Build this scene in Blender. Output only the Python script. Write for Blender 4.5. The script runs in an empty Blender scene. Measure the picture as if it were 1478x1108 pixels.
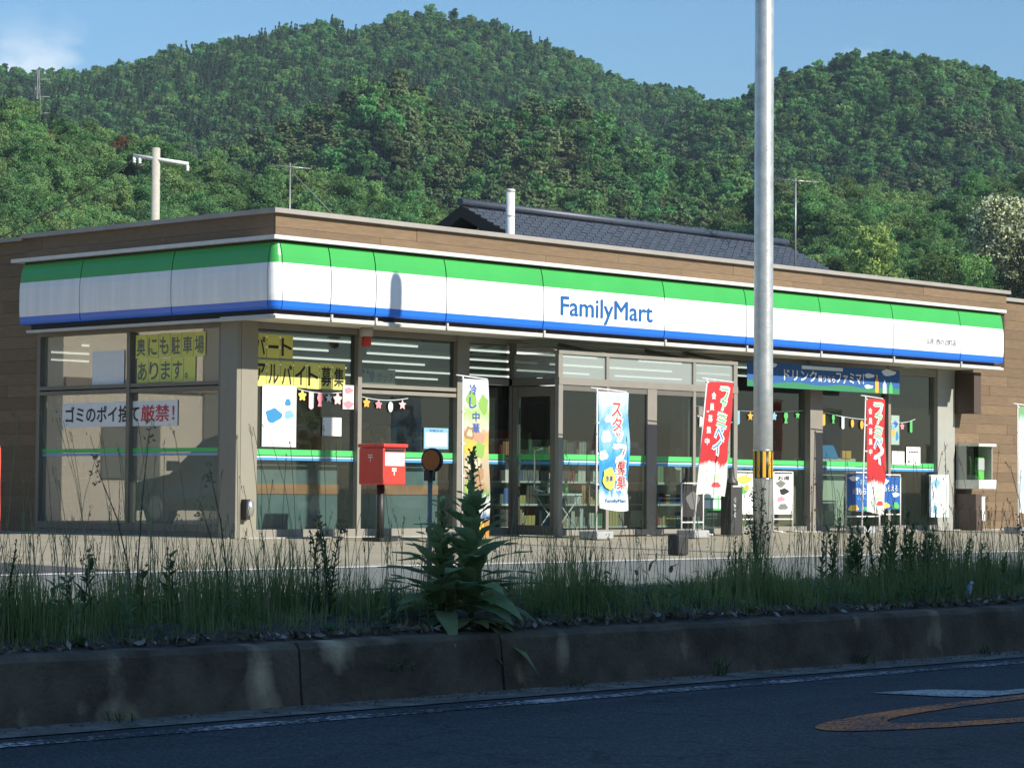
import bpy, bmesh, math, random
import numpy as np
from mathutils import Vector, Matrix

R = math.radians
scene = bpy.context.scene
COL = scene.collection

# ------------------------------------------------------------------ camera, sky, sun, exposure
cam_data = bpy.data.cameras.new('camera')
cam = bpy.data.objects.new('camera', cam_data); COL.objects.link(cam)
cam_data.sensor_fit = 'HORIZONTAL'; cam_data.sensor_width = 36.0; cam_data.lens = 89.05
cam_data.clip_start = 0.1; cam_data.clip_end = 6000
def aim(yaw, pitch, roll):
    y, p, r = R(yaw), R(pitch), R(roll)
    fh = Vector((math.cos(y), math.sin(y), 0)); rt = Vector((math.sin(y), -math.cos(y), 0)); up = Vector((0, 0, 1))
    f = math.cos(p)*fh + math.sin(p)*up; u = -math.sin(p)*fh + math.cos(p)*up
    r2 = math.cos(r)*rt + math.sin(r)*u; u2 = -math.sin(r)*rt + math.cos(r)*u
    m = Matrix((r2, u2, -f)).transposed().to_4x4(); m.translation = (0, 0, 1.25)
    return m
cam.matrix_world = aim(43.354, 2.368, 0.43)
scene.camera = cam

SUN_EL, SUN_AZ = 30.5, 9.0            # azimuth measured from -Y towards +X
sd = Vector((math.sin(R(SUN_AZ))*math.cos(R(SUN_EL)), -math.cos(R(SUN_AZ))*math.cos(R(SUN_EL)), math.sin(R(SUN_EL))))
sun_data = bpy.data.lights.new('sun', 'SUN'); sun_data.energy = 5.0; sun_data.angle = R(0.53); sun_data.color = (1, .93, .82)
sun = bpy.data.objects.new('sun', sun_data); COL.objects.link(sun)
sun.rotation_euler = (-sd).to_track_quat('-Z', 'Y').to_euler()

world = bpy.data.worlds.new('World'); scene.world = world; world.use_nodes = True
wn, wl = world.node_tree.nodes, world.node_tree.links
bg = wn['Background']; bg.inputs['Strength'].default_value = 0.095
sky = wn.new('ShaderNodeTexSky'); sky.sky_type = 'NISHITA'; sky.sun_disc = False
sky.sun_elevation = R(SUN_EL); sky.sun_rotation = R(180 - SUN_AZ)
sky.altitude = 0; sky.air_density = 1.5; sky.dust_density = 0; sky.ozone_density = 10
# low fair-weather cumulus all round the horizon
tc = wn.new('ShaderNodeTexCoord'); mp = wn.new('ShaderNodeMapping'); mp.inputs['Scale'].default_value = (1, 1, 2.0)
mp.inputs['Location'].default_value = (.37, 1.12, 0)
nz = wn.new('ShaderNodeTexNoise'); nz.noise_dimensions = '4D'; nz.inputs['W'].default_value = 113.71; nz.inputs['Scale'].default_value = 9; nz.inputs['Detail'].default_value = 9; nz.inputs['Roughness'].default_value = .55
rp = wn.new('ShaderNodeValToRGB'); rp.color_ramp.elements[0].position = .60; rp.color_ramp.elements[1].position = .72
sep = wn.new('ShaderNodeSeparateXYZ'); fall = wn.new('ShaderNodeMapRange')
fall.inputs['From Min'].default_value = .155; fall.inputs['From Max'].default_value = .185; fall.inputs['To Min'].default_value = 1; fall.inputs['To Max'].default_value = 0
mul = wn.new('ShaderNodeMath'); mul.operation = 'MULTIPLY'
mixc = wn.new('ShaderNodeMix'); mixc.data_type = 'RGBA'; mixc.inputs['B'].default_value = (8.6, 8.8, 9.0, 1)
wl.new(tc.outputs['Generated'], mp.inputs['Vector']); wl.new(mp.outputs[0], nz.inputs['Vector']); wl.new(nz.outputs['Fac'], rp.inputs[0])
wl.new(tc.outputs['Generated'], sep.inputs[0]); wl.new(sep.outputs['Z'], fall.inputs['Value'])
wl.new(rp.outputs[0], mul.inputs[0]); wl.new(fall.outputs[0], mul.inputs[1])
wl.new(mul.outputs[0], mixc.inputs['Factor']); wl.new(sky.outputs[0], mixc.inputs['A']); wl.new(mixc.outputs['Result'], bg.inputs['Color'])

vs = scene.view_settings
vs.view_transform = 'Standard'; vs.look = 'None'; vs.gamma = 1; vs.use_curve_mapping = False; vs.exposure = 0.5
cy = scene.cycles
cy.use_denoising = True; cy.max_bounces = 6; cy.transparent_max_bounces = 12; cy.diffuse_bounces = 2; cy.glossy_bounces = 3; cy.transmission_bounces = 3; cy.volume_bounces = 0
cy.sample_clamp_indirect = 6.0
try: cy.denoising_prefilter = 'ACCURATE'
except Exception: pass

# ------------------------------------------------------------------ helpers
rng = np.random.default_rng(7)
random.seed(7)
MATS = {}
def mat(name, col, rough=.6, var=0.0, vscale=8.0, bump=0.0, bscale=40.0, metal=0.0, col2=None, stretch=None, spec=None, rnd=0.0, emit=0.0, coat=0.0):
    """procedural principled material: two-tone noise colour, optional bump, optional per-object shade"""
    if name in MATS: return MATS[name]
    m = bpy.data.materials.new(name); m.use_nodes = True
    n, l = m.node_tree.nodes, m.node_tree.links; b = n['Principled BSDF']
    b.inputs['Roughness'].default_value = rough; b.inputs['Metallic'].default_value = metal
    if spec is not None: b.inputs['Specular IOR Level'].default_value = spec
    if coat: b.inputs['Coat Weight'].default_value = coat; b.inputs['Coat Roughness'].default_value = .12
    src = None
    if var > 0 or bump > 0 or col2:
        t = n.new('ShaderNodeTexCoord'); vec = t.outputs['Object']
        if stretch:
            mpn = n.new('ShaderNodeMapping'); mpn.inputs['Scale'].default_value = stretch; l.new(vec, mpn.inputs[0]); vec = mpn.outputs[0]
    if var > 0 or col2:
        nn = n.new('ShaderNodeTexNoise'); nn.inputs['Scale'].default_value = vscale; nn.inputs['Detail'].default_value = 7; nn.inputs['Roughness'].default_value = .62
        l.new(vec, nn.inputs['Vector'])
        rr = n.new('ShaderNodeValToRGB'); l.new(nn.outputs['Fac'], rr.inputs[0])
        rr.color_ramp.elements[0].position = .34; rr.color_ramp.elements[1].position = .68
        c2 = col2 if col2 else tuple(min(1, c*(1+var)) for c in col); c1 = col if col2 else tuple(c*(1-var) for c in col)
        rr.color_ramp.elements[0].color = (*c1, 1); rr.color_ramp.elements[1].color = (*c2, 1)
        src = rr.outputs[0]
    if rnd > 0:
        oi = n.new('ShaderNodeObjectInfo'); hv = n.new('ShaderNodeHueSaturation')
        mr = n.new('ShaderNodeMapRange'); mr.inputs['To Min'].default_value = 1-rnd; mr.inputs['To Max'].default_value = 1+rnd
        l.new(oi.outputs['Random'], mr.inputs['Value']); l.new(mr.outputs[0], hv.inputs['Value'])
        if src: l.new(src, hv.inputs['Color'])
        else: hv.inputs['Color'].default_value = (*col, 1)
        src = hv.outputs[0]
    if src: l.new(src, b.inputs['Base Color'])
    else: b.inputs['Base Color'].default_value = (*col, 1)
    if bump > 0:
        n2 = n.new('ShaderNodeTexNoise'); n2.inputs['Scale'].default_value = bscale; n2.inputs['Detail'].default_value = 5; l.new(vec, n2.inputs['Vector'])
        bp = n.new('ShaderNodeBump'); bp.inputs['Strength'].default_value = bump; bp.inputs['Distance'].default_value = .02
        l.new(n2.outputs['Fac'], bp.inputs['Height']); l.new(bp.outputs[0], b.inputs['Normal'])
    if emit > 0:
        b.inputs['Emission Color'].default_value = (*col, 1); b.inputs['Emission Strength'].default_value = emit
    MATS[name] = m
    return m

def glass_mat(name, tint=(.86, .93, .91), ior=1.75, alpha=.0, diffuse_tint=(.8, .85, .85)):
    if name in MATS: return MATS[name]
    m = bpy.data.materials.new(name); m.use_nodes = True
    n, l = m.node_tree.nodes, m.node_tree.links; n.remove(n['Principled BSDF']); out = n['Material Output']
    tr = n.new('ShaderNodeBsdfTransparent'); tr.inputs[0].default_value = (*tint, 1)
    df = n.new('ShaderNodeBsdfDiffuse'); df.inputs[0].default_value = (*diffuse_tint, 1)
    m1 = n.new('ShaderNodeMixShader'); m1.inputs[0].default_value = alpha
    gl = n.new('ShaderNodeBsdfGlossy'); gl.inputs['Roughness'].default_value = .015
    fr = n.new('ShaderNodeFresnel'); fr.inputs[0].default_value = ior
    ge = n.new('ShaderNodeNewGeometry'); fb = n.new('ShaderNodeMath'); fb.operation = 'SUBTRACT'; fb.inputs[0].default_value = 1.0; fm = n.new('ShaderNodeMath'); fm.operation = 'MULTIPLY'
    l.new(ge.outputs['Backfacing'], fb.inputs[1]); l.new(fb.outputs[0], fm.inputs[0]); l.new(fr.outputs[0], fm.inputs[1])
    mx = n.new('ShaderNodeMixShader')
    l.new(tr.outputs[0], m1.inputs[1]); l.new(df.outputs[0], m1.inputs[2])
    l.new(fm.outputs[0], mx.inputs[0]); l.new(m1.outputs[0], mx.inputs[1]); l.new(gl.outputs[0], mx.inputs[2]); l.new(mx.outputs[0], out.inputs[0])
    MATS[name] = m
    return m

def leaf_mat(name, c1, c2, rnd=.25, trans=.35, scale=3.0, hue=.03):
    """foliage: diffuse + translucent, tone drifting through the plant, own shade for each copy"""
    if name in MATS: return MATS[name]
    m = bpy.data.materials.new(name); m.use_nodes = True
    n, l = m.node_tree.nodes, m.node_tree.links; n.remove(n['Principled BSDF']); out = n['Material Output']
    t = n.new('ShaderNodeTexCoord'); nn = n.new('ShaderNodeTexNoise'); nn.inputs['Scale'].default_value = scale; nn.inputs['Detail'].default_value = 3
    l.new(t.outputs['Object'], nn.inputs['Vector'])
    rr = n.new('ShaderNodeValToRGB'); rr.color_ramp.elements[0].position = .35; rr.color_ramp.elements[1].position = .65
    rr.color_ramp.elements[0].color = (*c1, 1); rr.color_ramp.elements[1].color = (*c2, 1); l.new(nn.outputs['Fac'], rr.inputs[0])
    oi = n.new('ShaderNodeObjectInfo'); hv = n.new('ShaderNodeHueSaturation')
    mr = n.new('ShaderNodeMapRange'); mr.inputs['To Min'].default_value = 1-rnd; mr.inputs['To Max'].default_value = 1+rnd
    l.new(oi.outputs['Random'], mr.inputs['Value']); l.new(mr.outputs[0], hv.inputs['Value'])
    wnz = n.new('ShaderNodeTexWhiteNoise'); wnz.noise_dimensions = '1D'; l.new(oi.outputs['Random'], wnz.inputs['W'])
    m2 = n.new('ShaderNodeMapRange'); m2.inputs['To Min'].default_value = .5-hue; m2.inputs['To Max'].default_value = .5+hue
    l.new(wnz.outputs['Value'], m2.inputs['Value']); l.new(m2.outputs[0], hv.inputs['Hue'])
    l.new(rr.outputs[0], hv.inputs['Color'])
    df = n.new('ShaderNodeBsdfDiffuse'); tl = n.new('ShaderNodeBsdfTranslucent'); mx = n.new('ShaderNodeMixShader'); mx.inputs[0].default_value = trans
    l.new(hv.outputs[0], df.inputs[0]); l.new(hv.outputs[0], tl.inputs[0])
    l.new(df.outputs[0], mx.inputs[1]); l.new(tl.outputs[0], mx.inputs[2]); l.new(mx.outputs[0], out.inputs[0])
    MATS[name] = m
    return m

ORG = {}
def thing(name, label, cat, loc=(0, 0, 0), group=None):
    o = bpy.data.objects.new(name, None); COL.objects.link(o); o.location = loc; o.empty_display_size = .1
    o['label'] = label; o['category'] = cat
    if group: o['group'] = group
    ORG[o.name] = Vector(loc)
    return o
def tag(o, label, cat, group=None):
    o['label'] = label; o['category'] = cat
    if group: o['group'] = group
    return o
def kind(o, k):
    o['kind'] = k
    return o
def link(name, me, material, parent=None, loc=None):
    o = bpy.data.objects.new(name, me); COL.objects.link(o)
    if material is not None and not me.materials:
        for mm in (material if isinstance(material, (list, tuple)) else [material]): me.materials.append(mm)
    if parent is not None: o.parent = parent
    if loc is not None: o.location = loc
    ORG[o.name] = ORG.get(parent.name, Vector((0, 0, 0))) if parent is not None else Vector(loc or (0, 0, 0))
    return o

class MB:
    """collects shapes in world metres; build() links them as one mesh object"""
    def __init__(s): s.v = []; s.f = []; s.mi = []; s.sm = []; s.cur = 0
    def add(s, vs, fs, smooth=False):
        b = len(s.v); s.v += [tuple(p) for p in vs]; s.f += [tuple(i+b for i in f) for f in fs]
        s.mi += [s.cur]*len(fs); s.sm += [smooth]*len(fs); return s
    def box(s, x0, x1, y0, y1, z0, z1):
        vs = [(x, y, z) for z in (z0, z1) for y in (y0, y1) for x in (x0, x1)]
        return s.add(vs, [(0, 2, 3, 1), (4, 5, 7, 6), (0, 1, 5, 4), (2, 6, 7, 3), (0, 4, 6, 2), (1, 3, 7, 5)])
    def quad(s, a, b, c, d): return s.add([a, b, c, d], [(0, 1, 2, 3)])
    def tube(s, pts, rad, n=8, caps=True, smooth=True):
        pts = [Vector(p) for p in pts]; rs = rad if isinstance(rad, (list, tuple)) else [rad]*len(pts)
        vs, fs = [], []; up = None
        for i, p in enumerate(pts):
            d = (pts[min(i+1, len(pts)-1)] - pts[max(i-1, 0)]).normalized()
            if up is None: up = d.orthogonal().normalized()
            up = (up - d*up.dot(d)).normalized() if (up - d*up.dot(d)).length > 1e-6 else d.orthogonal().normalized()
            w = d.cross(up)
            for k in range(n):
                a = 2*math.pi*k/n; vs.append(p + (up*math.cos(a) + w*math.sin(a))*rs[i])
        for i in range(len(pts)-1):
            for k in range(n):
                a, b = i*n+k, i*n+(k+1) % n; fs.append((a, b, b+n, a+n))
        s.add(vs, fs, smooth)
        if caps:
            b = len(s.v)-len(vs)
            for f in (tuple(b+k for k in range(n))[::-1], tuple(b+(len(pts)-1)*n+k for k in range(n))):
                s.f.append(f); s.mi.append(s.cur); s.sm.append(False)
        return s
    def lathe(s, c, prof, n=16, smooth=True):
        vs, fs = [], []
        for r, z in prof:
            for k in range(n):
                a = 2*math.pi*k/n; vs.append((c[0]+r*math.cos(a), c[1]+r*math.sin(a), c[2]+z))
        for i in range(len(prof)-1):
            for k in range(n): a, b = i*n+k, i*n+(k+1) % n; fs.append((a, b, b+n, a+n))
        s.add(vs, fs, smooth); b = len(s.v)-len(vs)
        for f in (tuple(b+k for k in range(n))[::-1], tuple(b+(len(prof)-1)*n+k for k in range(n))):
            s.f.append(f); s.mi.append(s.cur); s.sm.append(False)
        return s
    def prism(s, poly, o, u, w, t):
        """polygon (a,b) in the plane o + a*u + b*w, thickness vector t"""
        o, u, w, t = Vector(o), Vector(u), Vector(w), Vector(t); n = len(poly)
        lo = [o + u*a + w*b for a, b in poly]; hi = [p+t for p in lo]
        fs = [tuple(range(n))[::-1], tuple(range(n, 2*n))] + [(i, (i+1) % n, (i+1) % n+n, i+n) for i in range(n)]
        return s.add(lo+hi, fs)
    def build(s, name, material, parent=None, bevel=0.0):
        me = bpy.data.meshes.new(name); org = ORG.get(parent.name, Vector((0, 0, 0))) if parent is not None else Vector((0, 0, 0))
        ox, oy, oz = org
        me.from_pydata([(x-ox, y-oy, z-oz) for x, y, z in s.v], [], s.f)
        me.polygons.foreach_set('material_index', s.mi); me.polygons.foreach_set('use_smooth', s.sm)
        o = link(name, me, material, parent)
        if bevel:
            bm = bmesh.new(); bm.from_mesh(me); bmesh.ops.bevel(bm, geom=bm.edges[:], offset=bevel, segments=2, affect='EDGES', profile=.6); bm.to_mesh(me); bm.free()
        me.update()
        return o
def box(name, x0, x1, y0, y1, z0, z1, m, parent=None, bevel=0.0): return MB().box(x0, x1, y0, y1, z0, z1).build(name, m, parent, bevel)

def quads(V, tri=False):
    """numpy (n,4,3) -> mesh"""
    n, k = V.shape[0], V.shape[1]
    me = bpy.data.meshes.new('quads'); me.vertices.add(n*k); me.vertices.foreach_set('co', V.astype(np.float32).ravel())
    me.loops.add(n*k); me.loops.foreach_set('vertex_index', np.arange(n*k, dtype=np.int32))
    me.polygons.add(n); me.polygons.foreach_set('loop_start', np.arange(0, n*k, k, dtype=np.int32)); me.polygons.foreach_set('loop_total', np.full(n, k, dtype=np.int32))
    me.update(calc_edges=True); me.validate()
    return me

def lettering(body, p, u, w, width, height, m, parent, thick=.004, fat=0.0, name='lettering', keep=False, warp=None):
    """flat letters fitted into width x height, lower left at p, reading along u, up along w"""
    cu = bpy.data.curves.new('t', 'FONT'); cu.body = body; cu.size = 1; cu.resolution_u = 3
    to = bpy.data.objects.new('t', cu); me = bpy.data.meshes.new_from_object(to)
    bpy.data.objects.remove(to); bpy.data.curves.remove(cu)
    co = np.empty(len(me.vertices)*3); me.vertices.foreach_get('co', co); co = co.reshape(-1, 3)
    if len(co) == 0: return None
    lo, hi = co.min(0), co.max(0); sx = width/max(hi[0]-lo[0], 1e-6); sy = height/max(hi[1]-lo[1], 1e-6)
    if keep: sx = sy = min(sx, sy)
    p, u, w = np.array(p, float), np.array(u, float), np.array(w, float); nrm = np.cross(u, w)
    org = np.array(ORG.get(parent.name, (0, 0, 0)))
    P = p + np.outer((co[:, 0]-lo[0])*sx, u) + np.outer((co[:, 1]-lo[1])*sy, w) + nrm*thick - org
    if warp is not None: P[:, 1] += np.array([warp(a+org[0], b+org[2]) for a, b in zip(P[:, 0], P[:, 2])])
    me.vertices.foreach_set('co', P.ravel()); me.name = name; me.materials.clear(); me.update()
    if fat > 0:      # heavier strokes: the same outline shifted a little in four directions
        bm = bmesh.new(); bm.from_mesh(me); org_me = me.copy()
        dx = fat*.55*sx; dy = fat*.55*sy
        for k, (a, b) in enumerate(((1, .4), (-1, -.4), (.4, -1), (-.4, 1))):
            cp = org_me.copy(); Q = P + np.array(u)*dx*a + np.array(w)*dy*b + nrm*(.0002*(k+1)); cp.vertices.foreach_set('co', Q.ravel()); bm.from_mesh(cp); bpy.data.meshes.remove(cp)
        bm.to_mesh(me); bm.free(); bpy.data.meshes.remove(org_me); me.update()
    return link(name, me, m, parent)

def rnd(a, b): return a + (b-a)*random.random()
UX, UZ = (1, 0, 0), (0, 0, 1)
# ------------------------------------------------------------------ surfaces
def asphalt_mat():
    # stone chips in binder, polished wheel tracks, darker patched joints
    m = bpy.data.materials.new('asphalt'); m.use_nodes = True; n, l = m.node_tree.nodes, m.node_tree.links; b = n['Principled BSDF']
    t = n.new('ShaderNodeTexCoord')
    vo = n.new('ShaderNodeTexVoronoi'); vo.inputs['Scale'].default_value = 75; l.new(t.outputs['Object'], vo.inputs['Vector'])
    r = n.new('ShaderNodeValToRGB'); r.color_ramp.elements[0].position = .0; r.color_ramp.elements[1].position = 1.0
    r.color_ramp.elements[0].color = (.018, .019, .021, 1); r.color_ramp.elements[1].color = (.105, .102, .098, 1); e = r.color_ramp.elements.new(.62); e.color = (.036, .037, .039, 1)
    sp = n.new('ShaderNodeSeparateColor'); l.new(vo.outputs['Color'], sp.inputs[0]); l.new(sp.outputs[0], r.inputs[0])
    mp_ = n.new('ShaderNodeMapping'); mp_.inputs['Scale'].default_value = (.12, 1.1, 1); l.new(t.outputs['Object'], mp_.inputs[0])
    nn = n.new('ShaderNodeTexNoise'); nn.inputs['Scale'].default_value = 1.0; nn.inputs['Detail'].default_value = 6; l.new(mp_.outputs[0], nn.inputs['Vector'])
    mr = n.new('ShaderNodeMapRange'); mr.inputs['From Min'].default_value = .3; mr.inputs['From Max'].default_value = .7; mr.inputs['To Min'].default_value = .65; mr.inputs['To Max'].default_value = 1.5; l.new(nn.outputs['Fac'], mr.inputs['Value'])
    vm = n.new('ShaderNodeVectorMath'); vm.operation = 'SCALE'; l.new(r.outputs[0], vm.inputs[0]); l.new(mr.outputs[0], vm.inputs['Scale'])
    # fine cracks
    wv = n.new('ShaderNodeTexVoronoi'); wv.feature = 'DISTANCE_TO_EDGE'; wv.inputs['Scale'].default_value = .55
    dn = n.new('ShaderNodeTexNoise'); dn.inputs['Scale'].default_value = 3; dn.inputs['Detail'].default_value = 5; l.new(t.outputs['Object'], dn.inputs['Vector'])
    ad = n.new('ShaderNodeVectorMath'); ad.operation = 'MULTIPLY_ADD'; ad.inputs[1].default_value = (.7, .7, .7); l.new(dn.outputs['Color'], ad.inputs[0]); l.new(t.outputs['Object'], ad.inputs[2]); l.new(ad.outputs[0], wv.inputs['Vector'])
    ck = n.new('ShaderNodeMapRange'); ck.inputs['From Min'].default_value = .002; ck.inputs['From Max'].default_value = .012; ck.inputs['To Min'].default_value = .3; ck.inputs['To Max'].default_value = 1; l.new(wv.outputs['Distance'], ck.inputs['Value'])
    v2 = n.new('ShaderNodeVectorMath'); v2.operation = 'SCALE'; l.new(vm.outputs[0], v2.inputs[0]); l.new(ck.outputs[0], v2.inputs['Scale'])
    l.new(v2.outputs[0], b.inputs['Base Color']); b.inputs['Roughness'].default_value = .8
    bp = n.new('ShaderNodeBump'); bp.inputs['Strength'].default_value = .6; bp.inputs['Distance'].default_value = .01; l.new(vo.outputs['Distance'], bp.inputs['Height']); l.new(bp.outputs[0], b.inputs['Normal'])
    return m
M_asphalt = asphalt_mat()
M_asphalt_far = mat('asphalt_pale', (.135, .148, .135), .9, col2=(.205, .218, .195), vscale=25, bump=.3, bscale=120)  # paler grey than the near road's asphalt
M_lot = mat('lot_concrete', (.28, .25, .17), .9, col2=(.37, .335, .24), vscale=3.0, bump=.2, bscale=60)
M_conc = mat('concrete', (.3, .29, .26), .9, col2=(.42, .4, .36), vscale=5, bump=.4, bscale=60)
M_soil = mat('soil', (.06, .047, .034), .95, col2=(.13, .10, .075), vscale=14, bump=.8, bscale=45)
M_ground = mat('ground_earth', (.05, .07, .03), .95, col2=(.10, .11, .05), vscale=.6)
M_hill = mat('hill_earth', (.018, .03, .012), 1.0, col2=(.03, .045, .018), vscale=.05)

def strip(name, prof, x0, x1, m, nx=1, k='structure'):
    """road-like sheet: profile [(y,z)] swept along X"""
    mb = MB()
    for i in range(len(prof)-1):
        (ya, za), (yb, zb) = prof[i], prof[i+1]
        mb.quad((x0, ya, za), (x1, ya, za), (x1, yb, zb), (x0, yb, zb))
    o = mb.build(name, m)
    if k: kind(o, k)
    return o
kind(MB().quad((-2500, -2500, -.3), (2500, -2500, -.3), (2500, 2500, -.3), (-2500, 2500, -.3)).build('ground', M_ground), 'structure')
strip('road', [(-7, 0), (10.42, 0)], -90, 160, M_asphalt)
strip('gutter', [(10.42, .006), (10.72, .02)], -90, 160, mat('gutter_concrete', (.12, .105, .08), .9, col2=(.34, .30, .24), vscale=5, bump=.4, bscale=50))
strip('far_road', [(12.5, .36), (17.66, .50)], -90, 160, M_asphalt_far)
strip('parking_lot', [(17.66, .50), (24.6, .585), (26.0, .59), (70, .59)], 14, 160, M_lot)
strip('side_lot', [(17.66, .50), (24.6, .585), (26.0, .59), (70, .59)], -90, 14, mat('low_bounce_asphalt', (.05, .052, .055), .9, col2=(.085, .085, .085), vscale=5))  # left part of the lot made dark to cut light bounced onto the wall

# median: soil bank between two concrete kerbs, the near one cast in long blocks
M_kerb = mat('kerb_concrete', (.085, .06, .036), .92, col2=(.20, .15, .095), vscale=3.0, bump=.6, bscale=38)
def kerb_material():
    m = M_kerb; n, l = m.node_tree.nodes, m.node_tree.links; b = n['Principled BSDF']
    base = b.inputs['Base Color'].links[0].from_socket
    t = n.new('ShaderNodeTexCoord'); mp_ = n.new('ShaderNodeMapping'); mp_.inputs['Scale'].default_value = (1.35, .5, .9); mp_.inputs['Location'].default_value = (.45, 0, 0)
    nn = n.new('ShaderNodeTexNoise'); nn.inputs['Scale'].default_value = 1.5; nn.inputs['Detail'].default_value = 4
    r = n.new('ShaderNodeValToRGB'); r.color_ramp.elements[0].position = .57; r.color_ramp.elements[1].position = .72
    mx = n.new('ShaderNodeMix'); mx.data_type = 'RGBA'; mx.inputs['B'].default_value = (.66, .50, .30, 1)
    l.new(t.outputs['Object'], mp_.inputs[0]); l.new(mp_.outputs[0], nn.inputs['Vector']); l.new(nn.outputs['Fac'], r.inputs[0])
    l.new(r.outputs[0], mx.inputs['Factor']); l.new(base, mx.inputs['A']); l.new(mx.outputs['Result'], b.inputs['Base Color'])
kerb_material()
kerb = bpy.data.objects.new('median_kerb', None); COL.objects.link(kerb); kerb['kind'] = 'structure'; ORG[kerb.name] = Vector((0, 0, 0))
def kerb_block(x0, x1, dz=0, dy=0):
    bm = bmesh.new(); nx = max(4, int((x1-x0)/.18)); prof = [(10.71, 0), (10.725, .12), (10.735, .25), (10.745, .335), (10.775, .365), (10.9, .372), (10.9, 0)]
    rows = []
    for i in range(nx+1):
        x = x0+(x1-x0)*i/nx; row = []
        for j, (y, z) in enumerate(prof):
            ch = rnd(-.006, .006) if j < 5 else 0
            row.append(bm.verts.new((x, y+ch+dy, max(0, z+(rnd(-.006, .006) if j > 0 and j < 6 else 0)+dz*(j > 0)))))
        rows.append(row)
    for i in range(nx):
        for j in range(len(prof)-1): bm.faces.new((rows[i][j], rows[i+1][j], rows[i+1][j+1], rows[i][j+1]))
    bm.faces.new(rows[0]); bm.faces.new(rows[-1][::-1])
    bmesh.ops.recalc_face_normals(bm, faces=bm.faces[:])
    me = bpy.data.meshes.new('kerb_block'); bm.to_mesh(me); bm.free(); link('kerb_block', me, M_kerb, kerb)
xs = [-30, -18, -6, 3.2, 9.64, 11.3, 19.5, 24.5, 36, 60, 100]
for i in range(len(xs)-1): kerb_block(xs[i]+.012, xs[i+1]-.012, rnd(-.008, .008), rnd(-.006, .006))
box('rear_kerb', -30, 100, 12.4, 12.52, 0, .44, M_conc)['kind'] = 'structure'
def soil():
    bm = bmesh.new(); nx, ny = 260, 10; g = []
    for i in range(nx+1):
        row = []
        for j in range(ny+1):
            x = -10+46*i/nx; y = 10.88+1.54*j/ny
            z = .362 + .10*math.sin(math.pi*j/ny)**.7 + (rnd(-.012, .02) if 0 < j < ny else 0)
            row.append(bm.verts.new((x, y, z)))
        g.append(row)
    for i in range(nx):
        for j in range(ny): bm.faces.new((g[i][j], g[i+1][j], g[i+1][j+1], g[i][j+1])).smooth = True
    me = bpy.data.meshes.new('median_soil'); bm.to_mesh(me); bm.free(); kind(link('median_soil', me, M_soil), 'structure')
soil()

# worn paint on the road
def paint_mat(name, col, thr=.46, scale=55.0):
    m = bpy.data.materials.new(name); m.use_nodes = True; n, l = m.node_tree.nodes, m.node_tree.links; b = n['Principled BSDF']
    b.inputs['Roughness'].default_value = .75
    t = n.new('ShaderNodeTexCoord'); nn = n.new('ShaderNodeTexNoise'); nn.inputs['Scale'].default_value = scale; nn.inputs['Detail'].default_value = 4; nn.inputs['Roughness'].default_value = .7
    n3 = n.new('ShaderNodeTexNoise'); n3.inputs['Scale'].default_value = 1.3; n3.inputs['Detail'].default_value = 3
    ad = n.new('ShaderNodeMath'); ad.operation = 'MULTIPLY_ADD'; ad.inputs[1].default_value = .5
    l.new(t.outputs['Object'], nn.inputs['Vector']); l.new(t.outputs['Object'], n3.inputs['Vector'])
    l.new(n3.outputs['Fac'], ad.inputs[0]); l.new(nn.outputs['Fac'], ad.inputs[2])
    r = n.new('ShaderNodeValToRGB'); r.color_ramp.elements[0].position = thr+.22; r.color_ramp.elements[1].position = thr+.32
    l.new(ad.outputs[0], r.inputs[0])
    mx = n.new('ShaderNodeMix'); mx.data_type = 'RGBA'; mx.inputs['A'].default_value = (.03, .033, .04, 1); mx.inputs['B'].default_value = (*col, 1)
    l.new(r.outputs[0], mx.inputs['Factor']); l.new(mx.outputs['Result'], b.inputs['Base Color'])
    return m
P_edge = paint_mat('worn_white_paint', (.7, .66, .58), .535, 26)
P_orange = paint_mat('worn_orange_paint', (.95, .25, .025), .475, 40)
P_white = paint_mat('worn_white_letter', (.6, .58, .5), .475, 40)
strip('edge_line', [(10.06, .004), (10.24, .004)], -30, 100, P_edge)
P_far = mat('white_paint', (.62, .62, .58), .7, col2=(.78, .78, .74), vscale=6)
strip('far_edge_line', [(17.50, .5), (17.66, .504)], -30, 100, P_far)
def ring_mark(cx, cy, ax, ay, tx, ty, rot, m, name, label, a0=0, a1=360):
    mb = MB(); N = 48; c, s_ = math.cos(R(rot)), math.sin(R(rot))
    for i in range(N):
        q = []
        for t_, k in ((i, 1), (i+1, 1), (i+1, 0), (i, 0)):
            a = R(a0+(a1-a0)*t_/N); rx, ry = (ax, ay) if k else (ax-tx, ay-ty); X, Y = rx*math.cos(a), ry*math.sin(a)
            q.append((cx+X*c-Y*s_, cy+X*s_+Y*c, .005))
        mb.quad(*q)
    return kind(mb.build(name, m), 'structure')
# large orange numeral painted along the lane, seen end-on, and a white dash beyond it
ring_mark(13.95, 7.93, 3.15, .56, .62, .17, 0.0, P_orange, 'lane_numeral', '')
mb = MB(); mb.add([(13.0, 9.2, .006), (13.12, 8.72, .006), (13.25, 8.55, .006), (17.5, 8.52, .006), (17.5, 8.68, .006), (13.75, 8.74, .006), (13.5, 9.1, .006)], [(0, 1, 6), (1, 2, 5, 6), (2, 3, 4, 5)])
kind(mb.build('lane_dash', P_white), 'structure')

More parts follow.
